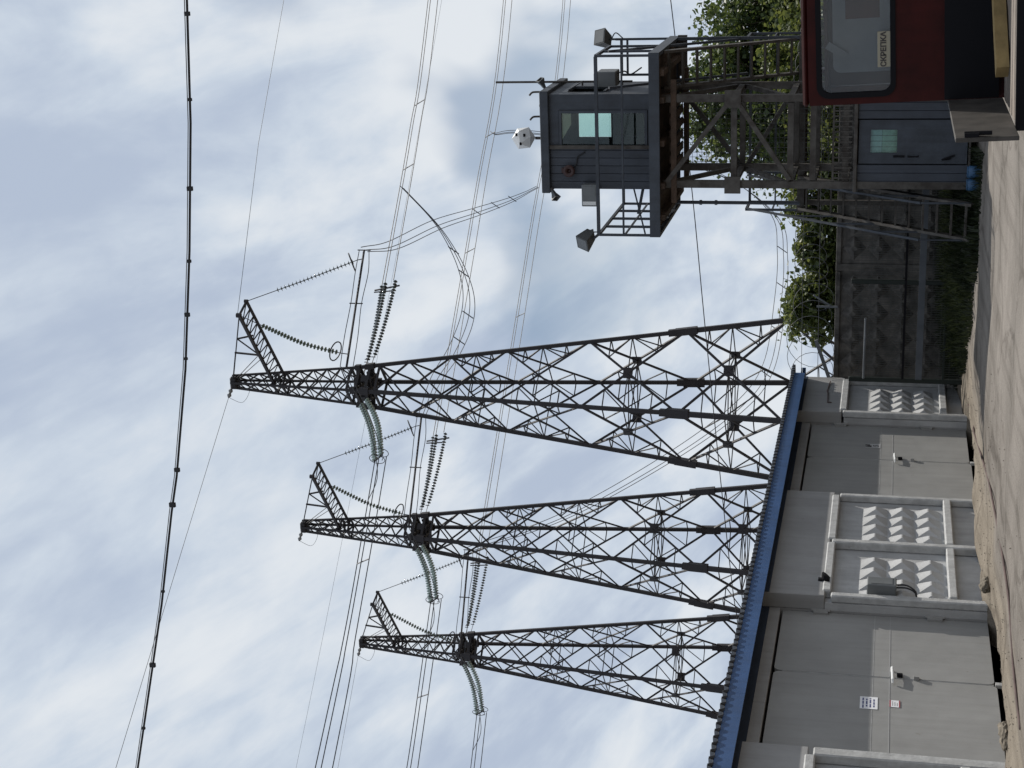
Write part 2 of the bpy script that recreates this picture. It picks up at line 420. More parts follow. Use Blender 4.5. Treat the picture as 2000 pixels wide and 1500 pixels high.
def grass_edge(x):
    pts = ((-.5, 34.0), (.4, 33.1), (1.2, 31.8), (2.0, 31.0), (3.0, 30.5), (3.9, 30.1), (5, 29.8), (20, 29.8))
    for (a, b), (c, d) in zip(pts, pts[1:]):
        if x <= c: return b + (d - b) * (max(x, a) - a) / (c - a)
    return 29.8
g = MB()
xs = [-.6 + .12 * i for i in range(36)] + [3.72 + .4 * i for i in range(1, 36)]
ys = [3 + .5 * i for i in range(26)] + [16 + .12 * i for i in range(165)]
nx, ny = len(xs), len(ys)
vs_ = []
for j, y in enumerate(ys):
    for i, x in enumerate(xs):
        edge = i in (nx - 1,) or j in (0, ny - 1)
        vs_.append((x, y, -.40 if edge else gz(x, y)))
g.add(vs_, [(j * nx + i, j * nx + i + 1, (j + 1) * nx + i + 1, (j + 1) * nx + i) for j in range(ny - 1) for i in range(nx - 1)])
tag(g.build('ground', GROUND, smooth=True), kind='structure')
g = MB().add([(-900, -900, -.36), (900, -900, -.36), (900, 900, -.36), (-900, 900, -.36)], [(0, 1, 2, 3)])
tag(g.build('terrain', GROUND), kind='structure')

# ------------------------------------------------------------------ garage
G0, G1, RC = 13.9, 34.36, -.28
ga = thing('garage_building', 'long low grey garage with blue roof edge, double doors and white relief panels', 'garage', (0, 24, 0))
for a, b, z0, z1, x0, x1 in ((G0, 18.6, 2.36, 3.30, -.25, 0), (23.15, 27.5, 2.36, 3.30, -.25, 0), (32.0, G1, 2.40, 3.30, -.25, 0)):
    MB().bev((x0, a, z0), (x1, b, z1), .012).build('wall', PAINT, ga)
for a, b in ((G0, 18.6), (23.15, 27.5), (32.0, G1)):
    MB().box((-.5, a + .003, -.4), (-.252, b - .003, 3.298)).build('wall', PAINT, ga)
for a, b in DOORS:                       # lintel over each door, with two joints
    for k in range(3):
        c0, c1 = a + (b - a) * k / 3 + .004, a + (b - a) * (k + 1) / 3 - .004
        MB().bev((-.50, c0, 3.015), (RC + .03, c1, 3.30), .006).build('lintel', PAINT, ga)
MB().box((-6.0, G0, -.4), (-.505, G0 + .2, 3.3)).build('end_wall', PAINT, ga)
MB().box((-6.0, G1 - .2, -.4), (-.505, G1, 3.3)).build('end_wall', PAINT, ga)
MB().box((-6.2, G0, -.4), (-6.003, G1, 3.3)).build('back_wall', PAINT, ga)
MB().box((-6.0, G0 + .2, -.38), (-.51, G1 - .2, -.33)).build('inside_floor', DARKIN, ga)
MB().box((-1.7, G0 + .2, -.33), (-1.6, G1 - .2, 3.28)).build('inside_partition', DARKIN, ga)
# roof trim
ro = MB()
n = 0; s = G0 - .3; prof = []
while s < 34.24:
    prof += [(s, 3.455), (s + .055, 3.455), (s + .08, 3.513), (s + .13, 3.513)]; s += .17
vsr = []
for xx, dz in ((.30, 0), (-6.4, -.18)):
    vsr += [(xx, s_, z_ + dz) for s_, z_ in prof]
    vsr += [(xx, s_, z_ + dz - .006) for s_, z_ in prof]
m_ = len(prof)
ro.add(vsr, [(i, i + 1, 2 * m_ + i + 1, 2 * m_ + i) for i in range(m_ - 1)] + [(m_ + i, 3 * m_ + i, 3 * m_ + i + 1, m_ + i + 1) for i in range(m_ - 1)]
       + [(i, m_ + i, m_ + i + 1, i + 1) for i in range(m_ - 1)])
ro.build('roof', ROOFM, ga)
fa = MB()
for k in range(7):
    a = G0 - .3 + k * 2.88; b = min(a + 2.8785, 34.24)
    fa = MB().bev((.24, a, 3.225), (.265, b, 3.452), .002)
    fa.build('fascia', BLUE, ga)
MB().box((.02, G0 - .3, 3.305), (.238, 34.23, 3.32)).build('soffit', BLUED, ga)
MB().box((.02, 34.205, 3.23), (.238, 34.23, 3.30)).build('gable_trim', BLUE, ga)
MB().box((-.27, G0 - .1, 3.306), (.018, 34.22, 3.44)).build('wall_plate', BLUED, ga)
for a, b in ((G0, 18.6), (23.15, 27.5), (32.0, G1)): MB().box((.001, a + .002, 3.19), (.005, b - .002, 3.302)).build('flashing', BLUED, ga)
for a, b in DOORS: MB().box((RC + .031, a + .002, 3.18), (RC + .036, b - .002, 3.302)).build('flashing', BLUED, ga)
# relief panels between the doors: ribs, recessed slab, pyramids
pyr_src = None
def pyramid_row(panel, s0, ncol, pitch, x):
    global pyr_src
    for r in range(3):
        for c in range(ncol):
            y0, z0 = s0 + c * pitch, .57 + r * .435
            if pyr_src is None:
                b = .012; p, q = pitch, .435
                pyr_src = MB().add([(x, y0 + b, z0 + b), (x, y0 + p - b, z0 + b), (x, y0 + p - b, z0 + q - b), (x, y0 + b, z0 + q - b),
                                    (x + .105, y0 + p * .34, z0 + q * .47), (x + .105, y0 + p * .70, z0 + q * .47), (x + .105, y0 + p * .70, z0 + q * .51), (x + .105, y0 + p * .34, z0 + q * .51)],
                                   [(0, 1, 5, 4), (1, 2, 6, 5), (2, 3, 7, 6), (3, 0, 4, 7), (4, 5, 6, 7)]).build('pyramid', PAINTL, panel)
                pyr_src['base'] = 0
                pyramid_row.o = (y0, z0)
            else:
                q_ = share(pyr_src, 'pyramid', (-.004 * ((r * 5 + c * 3) % 4) / 3, y0 - pyramid_row.o[0] + random.uniform(-.005, .005), z0 - pyramid_row.o[1] + random.uniform(-.005, .005)), panel)
def relief_panel(a, b, ns, ncol, ribs):
    p = MB().box((-.25, a + .004, -.3), (-.125, b - .004, 2.355)).build('relief_panel', PAINTL, ga)
    pyramid_row(p, ns, ncol, .405, -.124)
    for r in ribs:
        MB().bev((-.123, r[0], r[1]), (r[4] if len(r) > 4 else .02, r[2], r[3]), .018).build('rib', RIBP, p)
relief_panel(23.15, 25.30, 23.26, 4, ((23.16, -.3, 23.30, 2.27, .0), (23.31, 2.27, 25.21, 2.40), (23.31, .40, 25.21, .53), (25.22, -.3, 25.36, 2.33)))
relief_panel(25.30, 27.50, 25.48, 4, ((27.36, -.3, 27.49, 2.27, .0), (25.37, 2.27, 27.35, 2.40), (25.37, .40, 27.35, .53)))
relief_panel(32.0, G1, 32.20, 4, ((34.22, -.3, 34.355, 2.34, .0), (32.16, 2.30, 34.21, 2.44), (32.16, .33, 34.21, .47), (32.01, -.3, 32.15, 2.38, .0)))
relief_panel(16.3, 18.6, 16.55, 4, ((18.40, -.3, 18.59, 2.3, .012), (16.46, 2.27, 18.39, 2.40), (16.46, .40, 18.39, .53), (16.31, -.3, 16.45, 2.3)))
relief_panel(G0, 16.3, 14.3, 4, ((14.05, 2.27, 16.30, 2.40), (14.05, .40, 16.30, .53)))
# doors
def rounded(y0, z0, y1, z1, r, corners):    # corner order: (y0,z0) (y1,z0) (y1,z1) (y0,z1)
    o = []
    for k, (cy, cz, a0) in enumerate(((y0 + r, z0 + r, 180), (y1 - r, z0 + r, 270), (y1 - r, z1 - r, 0), (y0 + r, z1 - r, 90))):
        if corners[k]:
            for i in range(6): o.append((cy + r * math.cos(R(a0 + 18 * i)), cz + r * math.sin(R(a0 + 18 * i))))
        else: o.append(((y0, z0), (y1, z0), (y1, z1), (y0, z1))[k])
    return o
def leaf(y0, y1, z0, z1, far):
    f = MB().prism(rounded(y0, z0, y1, z1, .085, (0, 1, 1, 0) if not far else (1, 0, 0, 1)), 'x', RC - .05, RC)
    lf = f.build('door_leaf', DOORP, ga, fixn=True)
    MB().box((RC + .0005, y0 + .01, 1.372), (RC + .004, y1 - .01, 1.384)).build('seam', INKG, lf)
    MB().box((RC + .0005, y0 + .01, 1.60), (RC + .003, y1 - .01, 1.607)).build('weld', RIBP, lf)
    hy = y1 - .02 if far else y0 + .02
    for hz in (.62, 2.30):
        MB().box((RC, hy - .06, hz), (RC + .035, hy + .06, hz + .22)).tube([(RC + .03, hy + .03 * (1 if far else -1), hz - .03), (RC + .03, hy + .03 * (1 if far else -1), hz + .25)], .022, 8).build('hinge', DOORP, lf)
    return lf
def door_pair(a, sp, b):
    leaf(a + .01, sp - .022, -.06, 2.975, False)
    lf = leaf(sp + .016, b - .02, -.03, 2.975, True)
    MB().box((RC - .045, sp + .002, -.02), (RC - .006, sp + .0155, 2.86)).build('edge_strip', RIBP, lf)
    h = MB().tube([(RC, sp + .20, 1.345), (RC + .06, sp + .20, 1.345), (RC + .075, sp - .02, 1.34), (RC + .07, sp - .18, 1.335), (RC + .03, sp - .20, 1.33)], .022, 8)
    h.build('handle', WHITEP, lf)
    MB().bev((RC, sp + .02, 1.20), (RC + .05, sp + .08, 1.28), .008).build('padlock_box', BLACK, lf)
    MB().box((RC, sp - .03, .98), (RC + .06, sp + .05, 1.05)).build('bolt', DOORP, lf)
    MB().box((RC - .03, sp - .03, -.35), (RC + .02, sp + .05, -.04)).build('door_stop', RIBP, lf)
door_pair(18.6, 21.15, 23.15)
door_pair(27.5, 30.05, 32.0)

# notices on the doors and fittings on the wall
n1 = thing('notice_sheet', 'white paper sheet with four blue text lines on the nearer garage door', 'notice', (RC, 20.4, 1.7))
y0, z0 = 20.20, 1.53
MB().box((RC + .004, y0, z0), (RC + .007, y0 + .34, z0 + .235)).build('sheet', PAPER, n1)
for k, (a, b) in enumerate(((.02, .32), (.06, .28), (.04, .30), (.05, .29))):
    r_ = random.Random(k); x_ = a
    lm = MB()
    while x_ < b:
        q = min(b, x_ + r_.uniform(.04, .10)); lm.box((RC + .0072, y0 + x_, z0 + .182 - k * .048), (RC + .008, y0 + q, z0 + .203 - k * .048)); x_ = q + .018
    lm.build('text_line', INK, n1)
n2 = thing('warning_sign', 'small red edged sign under the white sheet on garage door', 'sign', (RC, 20.35, 1.25))
MB().box((RC + .004, 20.30, 1.235), (RC + .007, 20.49, 1.375)).build('plate', PAPER, n2)
MB().box((RC + .0072, 20.30, 1.357), (RC + .0082, 20.49, 1.375)).box((RC + .0072, 20.30, 1.235), (RC + .0082, 20.49, 1.251)).build('red_border', INKR, n2)
for k in range(3):
    MB().box((RC + .0072, 20.33, 1.328 - k * .03), (RC + .0082, 20.46 - .02 * k, 1.339 - k * .03)).build('text_line', INKG, n2)
n3 = thing('stencil_plate', 'small dark stencilled number plate on the farther garage door', 'number plate', (RC, 31.0, 1.75))
MB().box((RC + .003, 30.70, 1.61), (RC + .006, 30.92, 1.90)).build('plate', PAINTL, n3)
text_mesh('number', '№', .15, INKD, (RC + .0075, 30.81, 1.83), (0, 1, 0), (0, 0, 1), n3)
text_mesh('number', '5', .15, INKD, (RC + .0075, 30.81, 1.69), (0, 1, 0), (0, 0, 1), n3)
jb = thing('junction_box', 'grey electrical box with black cables on relief panel beside nearer door', 'electrical box', (-.1, 23.45, 1.4))
MB().bev((-.05, 23.36, 1.30), (.13, 23.66, 1.74), .015).build('box', GREYBOX, jb)
MB().box((.131, 23.40, 1.36), (.137, 23.62, 1.68)).build('lid', GREYBOX, jb)
for k in (0, .10):
    MB().tube(spline([(.06, 23.45 + k, 1.31), (.07, 23.43 + k, 1.15), (.03, 23.38 + k * .6, 1.03), (-.06, 23.36 + k * .6, 1.00)], 5), .014, 6).build('cable', CABLE, jb, smooth=True)
MB().box((-.125, 23.48, 1.34), (-.049, 23.58, 1.70)).build('bracket', GREYBOX, jb)
wl = thing('wall_lamp', 'small black dome lamp over the relief panel by nearer door', 'lamp', (0, 23.45, 2.35))
MB().lathe((.0, 23.70, 2.40), (1, 0, -.9), ((0, .03), (.03, .07), (.07, .10), (.08, .105))).build('lamp_shade', BLACK, wl, smooth=True)
MB().box((.0, 23.66, 2.42), (.03, 23.74, 2.48)).build('bracket', BLACK, wl)
cd = MB().tube([(.02, 32.55, 2.62), (.02, 32.55, 2.70), (.02, 33.2, 2.72), (.02, 33.3, 2.74), (.02, 34.0, 2.70)], .012, 6)
tag(cd.build('cable_conduit', RUST, smooth=True), 'thin rusty conduit on the wall at the far garage corner', 'conduit')

# ------------------------------------------------------------------ things on the ground by the garage
pp = [(x, y, sum(gz(x + a, y + b) for a in (-.3, 0, .3) for b in (-1.5, -.9, -.3, .3, .9, 1.5)) / 18 + .010) for x, y in [v[:2] for v in spline([(.25, 32.0, 0), (.95, 28.1, 0), (1.5, 25, 0), (1.80, 22.3, 0), (1.92, 19.6, 0), (1.6, 18.1, 0), (1.45, 16.8, 0)], 10)]]
tag(MB().tube(pp, .017, 8).build('ground_pipe', RUST, smooth=True), 'thin rusty brown pipe lying on the dirt along the garage front', 'pipe')
rk = random.Random(5)
def rock(c, s, name, m, label, cat, group):
    bm = bmesh.new(); bmesh.ops.create_icosphere(bm, subdivisions=3, radius=1)
    s = tuple(q * .6 for q in s)
    for v in bm.verts:
        v.co *= 1 + .12 * math.sin(9 * v.co.x + 4 * v.co.z) * math.sin(8 * v.co.y + c[0]) + .30 * math.sin(3.1 * v.co.x + c[0] * 7) * math.sin(2.7 * v.co.y + c[1] * 5) + rk.uniform(-.10, .10)
    b = MB().add([Vector(c) + Vector((v.co.x * s[0], v.co.y * s[1], v.co.z * s[2])) for v in bm.verts], [[v.index for v in f.verts] for f in bm.faces]); bm.free()
    tag(b.build(name, m), label, cat, group)
ROCK = mat('rubble_stone', (.165, .142, .112), .95, var=.35, vscale=9, bump=.5)
rock((.42, 22.95, .04), (.20, .26, .13), 'rubble_lump', ROCK, 'rough lump of broken concrete at the far corner of the nearer door', 'stone', 'rubble along the garage foot')
rock((.52, 18.35, .03), (.22, .35, .12), 'rubble_lump', ROCK, 'wide low lump of dirt and stone at the nearest pier foot', 'stone', 'rubble along the garage foot')
pb = MB()
for _ in range(700):
    x, y = random.uniform(.2, 3.2), random.uniform(17, 31)
    if random.random() > .25 and x > 1.5: continue
    s_ = random.uniform(.004, .016); c = Vector((x, y, gz(x, y) + s_ * .3))
    pb.add([c + Vector((s_, 0, 0)), c + Vector((-s_ * .5, s_ * .9, 0)), c + Vector((-s_ * .5, -s_ * .9, 0)), c + Vector((0, 0, s_ * .9))], [(0, 1, 3), (1, 2, 3), (2, 0, 3)])
tag(pb.build('gravel', ROCK), kind='stuff')

# ------------------------------------------------------------------ concrete fence, razor wire, mesh fence, grass
cf = thing('concrete_fence', 'dark weathered concrete panel fence with diamond relief behind the mesh', 'fence', (2, 34.7, 0))
dsrc = None
FX = (-.2, 2.35, 4.9, 7.45, 10.0, 12.55)
for k in range(5):
    a, b = FX[k], FX[k + 1]
    p = MB().box((a + .09, 34.72, -.3), (b - .09, 34.84, 2.66)).build('panel', CONC, cf)
    MB().bev((a + .09, 34.66, 2.56), (b - .09, 34.719, 2.665), .01).build('top_rim', CONC, p)
    MB().bev((a + .09, 34.66, .35), (b - .09, 34.719, .47), .01).build('bottom_rim', CONC, p)
    for i in range(4):
        for j in range(4):
            x0, z0 = a + .16 + i * .56, .50 + j * .515
            if dsrc is None:
                w_, h_ = .27, .25; cx, cz = x0 + w_, z0 + h_
                dsrc = MB().add([(cx - w_, 34.719, cz), (cx, 34.719, cz - h_), (cx + w_, 34.719, cz), (cx, 34.719, cz + h_),
                                 (cx - .07, 34.575, cz), (cx, 34.575, cz - .07), (cx + .07, 34.575, cz), (cx, 34.575, cz + .07)],
                                [(0, 1, 5, 4), (1, 2, 6, 5), (2, 3, 7, 6), (3, 0, 4, 7), (4, 5, 6, 7)]).build('diamond', CONC, p)
                D0 = (x0, z0)
            else:
                share(dsrc, 'diamond', (x0 - D0[0], 0, z0 - D0[1]), p)
for k in range(6):
    MB().bev((FX[k] - .085, 34.69, -.3), (FX[k] + .085, 34.86, 2.67), .012).build('post', CONC, cf)
MB().beam((-.25, 34.62, 2.70), (.75, 34.62, 3.05), .07).build('wire_arm', PIPEG, cf)
MB().beam((1.5, 34.62, 2.60), (1.5, 34.62, 3.05), .04).beam((1.5, 34.62, 2.72), (1.75, 34.62, 3.12), .035).build('wire_arm', PIPEG, cf)
MB().beam((4.2, 34.62, 2.60), (4.05, 34.62, 3.3), .05).build('wire_arm', PIPEG, cf)
MB().tube([(-.2, 34.7, 3.00), (6, 34.7, 3.02)], .006, 4).tube([(-.2, 34.7, 3.35), (6, 34.7, 3.37)], .005, 4).build('strand', WIRE, cf)
def coil(x0, x1, r, cz, pitch, ph, label):
    pts = []; n = int((x1 - x0) / pitch * 20)
    for i in range(n + 1):
        t = i / 20 * 2 * math.pi + ph; x = x0 + (x1 - x0) * i / n
        rr = r * (1 + .10 * math.sin(x * 3.1 + ph))
        pts.append((x + .8 * rr * math.sin(t), 34.72 + .55 * rr * math.sin(t + .6), cz + rr * math.cos(t) + .04 * math.sin(x * 2.2)))
    tag(MB().tube(pts, .006, 4).build('razor_wire', WIRE, smooth=True), label, 'razor wire', 'razor wire coils on the concrete fence')
coil(-.1, 1.9, .47, 3.14, .40, 0, 'wide loose razor wire coil on the fence beside the garage corner')
coil(1.9, 9.0, .33, 3.22, .30, 1, 'tight razor wire coil above the leafy stretch of concrete fence')
mf = thing('mesh_fence', 'dark green welded mesh fence with posts and rails before the concrete wall', 'fence', (2.4, 33, 0))
for x, zt in ((.40, 2.30), (2.47, 2.30), (4.55, 2.30)):
    MB().bev((x - .045, 32.96, -.1), (x + .045, 33.04, zt), .008).build('post', GREENP, mf)
MB().tube([(.44, 32.93, 2.00), (1.72, 32.93, 1.99)], .025, 8).build('rail', PIPEG, mf)
MB().box((.44, 32.955, 1.20), (4.51, 32.985, 1.245)).build('rail', BLACK, mf)
MB().box((.44, 32.95, .84), (4.51, 32.985, .97)).build('rail', mat('grey_rail', (.075, .085, .10), .6, var=.2), mf)
MB().box((.44, 32.955, .40), (4.51, 32.98, .44)).build('rail', GREENP, mf)
mw = MB()
x = .46
while x < 4.52:
    mw.box((x, 32.988, .05), (x + .0075, 32.9935, 2.25)); x += .048
z = .1
while z < 2.26:
    mw.box((.45, 32.994, z), (4.54, 32.9985, z + .0055)); z += .2
tag(mw.build('wire_mesh', MESHM, mf), kind='stuff')
gr = MB(); rr = random.Random(11)
def blade(x, y, h, wd=.012):
    z = gz(x, y); a = rr.uniform(0, 6.28); l = rr.uniform(.1, .5) * h
    d = Vector((math.cos(a), math.sin(a), 0)); s_ = Vector((-d.y, d.x, 0)) * wd; b = Vector((x, y, z - .01))
    gr.add([b - s_, b + s_, b + d * l * .4 + Vector((0, 0, h * .6)) + s_ * .6, b + d * l + Vector((0, 0, h))], [(0, 1, 2), (0, 2, 3)])
for _ in range(17000):
    x = rr.uniform(.05, 5.6); y = rr.uniform(29.6, 34.6)
    e_ = grass_edge(x) + .12 * math.sin(5 * x) + .07 * math.sin(13 * x)
    if y < e_: continue
    t = min(1, (y - e_) / 1.0)
    blade(x, y, rr.uniform(.05, .12) + rr.uniform(.05, .3) * t)
for _ in range(500):
    x = rr.gauss(3.9, .25); y = rr.gauss(30.3, .22); blade(x, y, rr.uniform(.1, .32), .02)
tag(gr.build('grass', GRASSM), kind='stuff')

# ------------------------------------------------------------------ trees and bushes
def plant(root, base, crown_c, crown_r, nclump, leaves, lm, ls, trunk_r, rnd, lowlimbs=True):
    bx, by = base
    tr = MB(); top = Vector(crown_c)
    b0 = Vector((bx, by, -.35))
    mid = b0.lerp(top, .45) + Vector((rnd.uniform(-.2, .2), rnd.uniform(-.2, .2), 0))
    tr.tube(spline([b0, mid, top], 6), trunk_r, 8, trunk_r * .35)
    cl = []
    for i in range(nclump):
        while True:
            d = Vector((rnd.uniform(-1, 1), rnd.uniform(-1, 1), rnd.uniform(-1, 1)))
            if .25 < d.length < 1: break
        k = d.length ** .5
        c = Vector(crown_c) + Vector((d.x * crown_r[0], d.y * crown_r[1], d.z * crown_r[2]))
        cl.append(c)
        st = b0.lerp(top, rnd.uniform(.45, .95))
        tr.tube(spline([st, st.lerp(c, .55) + Vector((0, 0, rnd.uniform(-.05, .2))), c], 3), trunk_r * .22, 5, trunk_r * .05)
    tr.build('trunk', BARK, root, smooth=True)
    lv = MB()
    for c in cl:
        rs = rnd.uniform(.45, 1.3) * min(crown_r) * .42
        for _ in range(int(leaves * rnd.uniform(.4, 1.5))):
            o = Vector((rnd.gauss(0, .55), rnd.gauss(0, .55), rnd.gauss(0, .42))) * rs
            p = c + o
            ax = Vector((rnd.uniform(-1, 1), rnd.uniform(-1, 1), rnd.uniform(-.9, .5))).normalized()
            sd = ax.cross(Vector((rnd.uniform(-1, 1), rnd.uniform(-1, 1), rnd.uniform(-1, 1)))).normalized()
            l = ls * rnd.choice((.55, .8, 1, 1, 1.2, 1.5)) * rnd.uniform(.85, 1.15); wd = l * rnd.uniform(.34, .5)
            nn = ax.cross(sd) * l * .10
            lv.add([p, p + ax * l * .45 + sd * wd - nn, p + ax * l, p + ax * l * .45 - sd * wd - nn], [(0, 1, 2), (0, 2, 3)])
    lv.build('crown', lm, root)
trees = (((5.1, 40.5), (5.0, 40.5, 4.4), (1.7, 1.6, 2.2), 85, 230, LEAF_D, .115, .14, 'broad dark tree directly behind the guard tower legs'),
         ((7.4, 41.5), (7.3, 41.5, 4.2), (1.7, 1.6, 2.0), 85, 230, LEAF_D, .115, .15, 'tall dark tree between the guard tower and red truck cab'),
         ((9.6, 43.5), (9.4, 43.0, 4.2), (2.2, 1.8, 2.2), 85, 220, LEAF_D, .12, .15, 'leafy tree rising above the red truck cab roof'),
         ((6.4, 38.0), (6.3, 38.0, 3.0), (1.9, 1.0, 1.5), 75, 190, LEAF_B, .105, .09, 'low yellowish tree seen through the guard tower stairs'))
for k, (b, c, r_, nc, nl, lm, ls, trr, lab) in enumerate(trees):
    root = thing('tree', lab, 'tree', (b[0], b[1], -.35), 'trees beyond the concrete fence')
    plant(root, b, c, r_, nc, nl, lm, ls, trr, random.Random(20 + k))
bushes = (((1.5, 36.2), (1.30, 36.2, 2.95), (.95, .65, .98), 60, 150, 'leafy bush over the fence nearest the garage corner, tallest of its row'),
          ((2.6, 36.3), (2.55, 36.3, 2.80), (.90, .65, .85), 55, 150, 'low rounded bush over the fence between its two neighbours'),
          ((3.9, 36.4), (3.75, 36.4, 2.95), (1.0, .65, .95), 62, 150, 'dark bush over the fence beside the guard tower staircase'))
for k, (b, c, r_, nc, nl, lab) in enumerate(bushes):
    root = thing('bush', lab, 'bush', (b[0], b[1], -.35), 'bushes behind the fence top')
    plant(root, b, c, r_, nc, nl, LEAF_B, .105, .05, random.Random(40 + k))

# ------------------------------------------------------------------ guard booth and tower
gb = thing('guard_booth', 'blue grey booth with lit window standing under the guard tower', 'booth', (6, 31.5, 0))
BX0, BX1, BY0, BY1, BZ0, BZ1 = 4.83, 7.6, 30.5, 32.6, .24, 2.20
def siding(x0, x1, z0, z1, y, step, parent, m, name='siding_board'):
    n = max(1, round((x1 - x0) / step)); w_ = (x1 - x0) / n
    for i in range(n):
        MB().bev((x0 + i * w_ + .004, y, z0), (x0 + (i + 1) * w_ - .004, y + .03, z1), .004).build(name, m, parent)
siding(BX0, 5.28, BZ0, BZ1, BY0, .15, gb, TSIDE)
siding(6.12, BX1, BZ0, BZ1, BY0, .15, gb, TSIDE)
MB().box((BX0, BY0 + .031, BZ0), (5.279, BY0 + .08, BZ1)).box((6.121, BY0 + .031, BZ0), (BX1, BY0 + .08, BZ1)).box((BX0, BY0 + .081, BZ0), (BX0 + .05, BY1, BZ1)).box((BX1 - .05, BY0 + .081, BZ0), (BX1, BY1, BZ1)).box((BX0 + .051, BY1 - .05, BZ0), (BX1 - .051, BY1, BZ1)).build('wall', TSIDE, gb)
MB().box((BX0, BY0, BZ0 - .04), (BX1, BY1, BZ0 - .001)).build('floor_frame', TFRAME, gb)
MB().bev((BX0 - .05, BY0 - .06, BZ1 + .002), (BX1 + .05, BY1 + .05, BZ1 + .07), .01).build('roof', TFRAME, gb)
for x in (5.1, 6.4, 7.3):
    MB().box((x - .06, BY0 + .05, -.15), (x + .06, BY1 - .05, BZ0 - .042)).build('skid', TFRAME, gb)
d = MB()
wx0, wx1, wz0, wz1 = 5.50, 5.92, 1.50, 1.97
for a, b in (((5.30, BZ0 + .02), (wx0, BZ1 - .02)), ((wx1, BZ0 + .02), (6.10, BZ1 - .02)), ((wx0, BZ0 + .02), (wx1, wz0)), ((wx0, wz1), (wx1, BZ1 - .02))):
    d.box((a[0] + .0005, BY0 + .012, a[1]), (b[0] - .0005, BY0 + .055, b[1]))
dr = d.build('door', TPAINT, gb)
MB().box((wx0, BY0 + .03, wz0), (wx1, BY0 + .036, wz1)).build('window_pane', GLASSW, dr)
for k in range(1, 4): MB().box((wx0 + k * .105 - .004, BY0 + .037, wz0), (wx0 + k * .105 + .004, BY0 + .045, wz1)).build('window_bar', TFRAME, dr)
MB().tube([(5.44, BY0 + .01, 1.30), (5.44, BY0 - .05, 1.30), (5.44, BY0 - .05, 1.12), (5.44, BY0 + .01, 1.12)], .014, 6).build('handle', BLACK, dr)
MB().box((5.42, BY0 - .02, 1.36), (5.455, BY0 + .012, 1.56)).build('latch', BLACK, dr)
MB().tube([(5.40, BY0 - .005, .55), (5.38, BY0 - .02, .70), (5.46, BY0 - .02, .48)], .018, 6).build('door_hook', BLACK, dr)
MB().box((wx0 - .05, BY0 + .10, wz0 + .27), (wx1 + .05, BY0 + .11, wz1 + .05)).build('blind', CURTW, gb)
MB().box((wx0 - .05, BY0 + .115, wz0 - .05), (wx1 + .05, BY0 + .125, wz0 + .265)).build('curtain', CURT, gb)
for k, (x, lab) in enumerate(((4.96, 'blue plastic canister at the corner under the tower booth'), (5.19, 'blue plastic canister right beside the corner canister under the booth'))):
    t = thing('water_canister', lab, 'canister', (x, 30.32, 0), 'blue canisters at the booth')
    MB().lathe((x, 30.32, .0), (0, 0, 1), ((0, .10), (.015, .112), (.11, .108), (.125, .112), (.22, .112), (.235, .10)), 16).build('body', BARREL, t, smooth=True)
    MB().lathe((x, 30.32, .236), (0, 0, 1), ((0, .104), (.02, .104)), 16).build('cap', BARREL, t)

gt = thing('guard_tower', 'blue grey steel guard tower with railed deck, cabin and dog-leg stairs', 'guard tower', (5.7, 32, 0))
LX, LY, DZ = (4.90, 6.50), (30.56, 32.4), 5.80
for x in LX:
    for y in LY:
        MB().bev((x - .068, y - .068, -.2), (x + .068, y + .068, DZ - .005), .008).build('leg', TFRAME, gt)
def hb(z, h=.11, w_=.08):
    for y in LY: MB().box((LX[0] + .081, y - w_ / 2, z), (LX[1] - .081, y + w_ / 2, z + h)).build('cross_beam', TFRAME, gt)
    for x in LX: MB().box((x - w_ / 2, LY[0] + .081, z), (x + w_ / 2, LY[1] - .081, z + h)).build('cross_beam', TFRAME, gt)
for z in (4.40, 3.36, 2.95, 2.36): hb(z)
def br(p, q, w_=.085): MB().beam(p, q, w_).build('brace', TFRAME, gt)
yf = LY[0] - .075
br((4.93, yf, 5.72), (6.42, yf, 4.56)); br((6.40, yf, 4.36), (5.00, yf, 3.42))
yb = LY[1] + .075
br((6.45, yb, 5.7), (4.95, yb, 4.5)); br((4.95, yb, 4.36), (6.45, yb, 3.45))
for x in LX:
    br((x, LY[0] + .1, 5.7), (x, LY[1] - .1, 4.55), .08); br((x, LY[1] - .1, 4.38), (x, LY[0] + .1, 3.46), .08)
for x in LX:
    MB().bev((x - .16, yf - .05, 4.32), (x + .16, yf - .042 + .02, 4.62), .004).build('gusset', TFRAME, gt)
wm = MB()
x = LX[0] + .1
while x < LX[1] - .08:
    wm.box((x, LY[1] - .02, 2.5), (x + .008, LY[1] - .012, 5.75)); x += .095
z = 2.5
while z < 5.75:
    wm.box((LX[0] + .08, LY[1] - .0115, z), (LX[1] - .08, LY[1] - .004, z + .008)); z += .095
tag(wm.build('wire_mesh', MESHM, gt), kind='stuff')
for k in range(15):                         # grille over the booth roof
    MB().box((5.02 + k * .095, yf + .01, 2.30), (5.045 + k * .095, yf + .03, 2.62)).build('grille_bar', TFRAME, gt)
MB().box((4.98, yf + .005, 2.62), (6.42, yf + .035, 2.655)).build('grille_rail', TFRAME, gt)
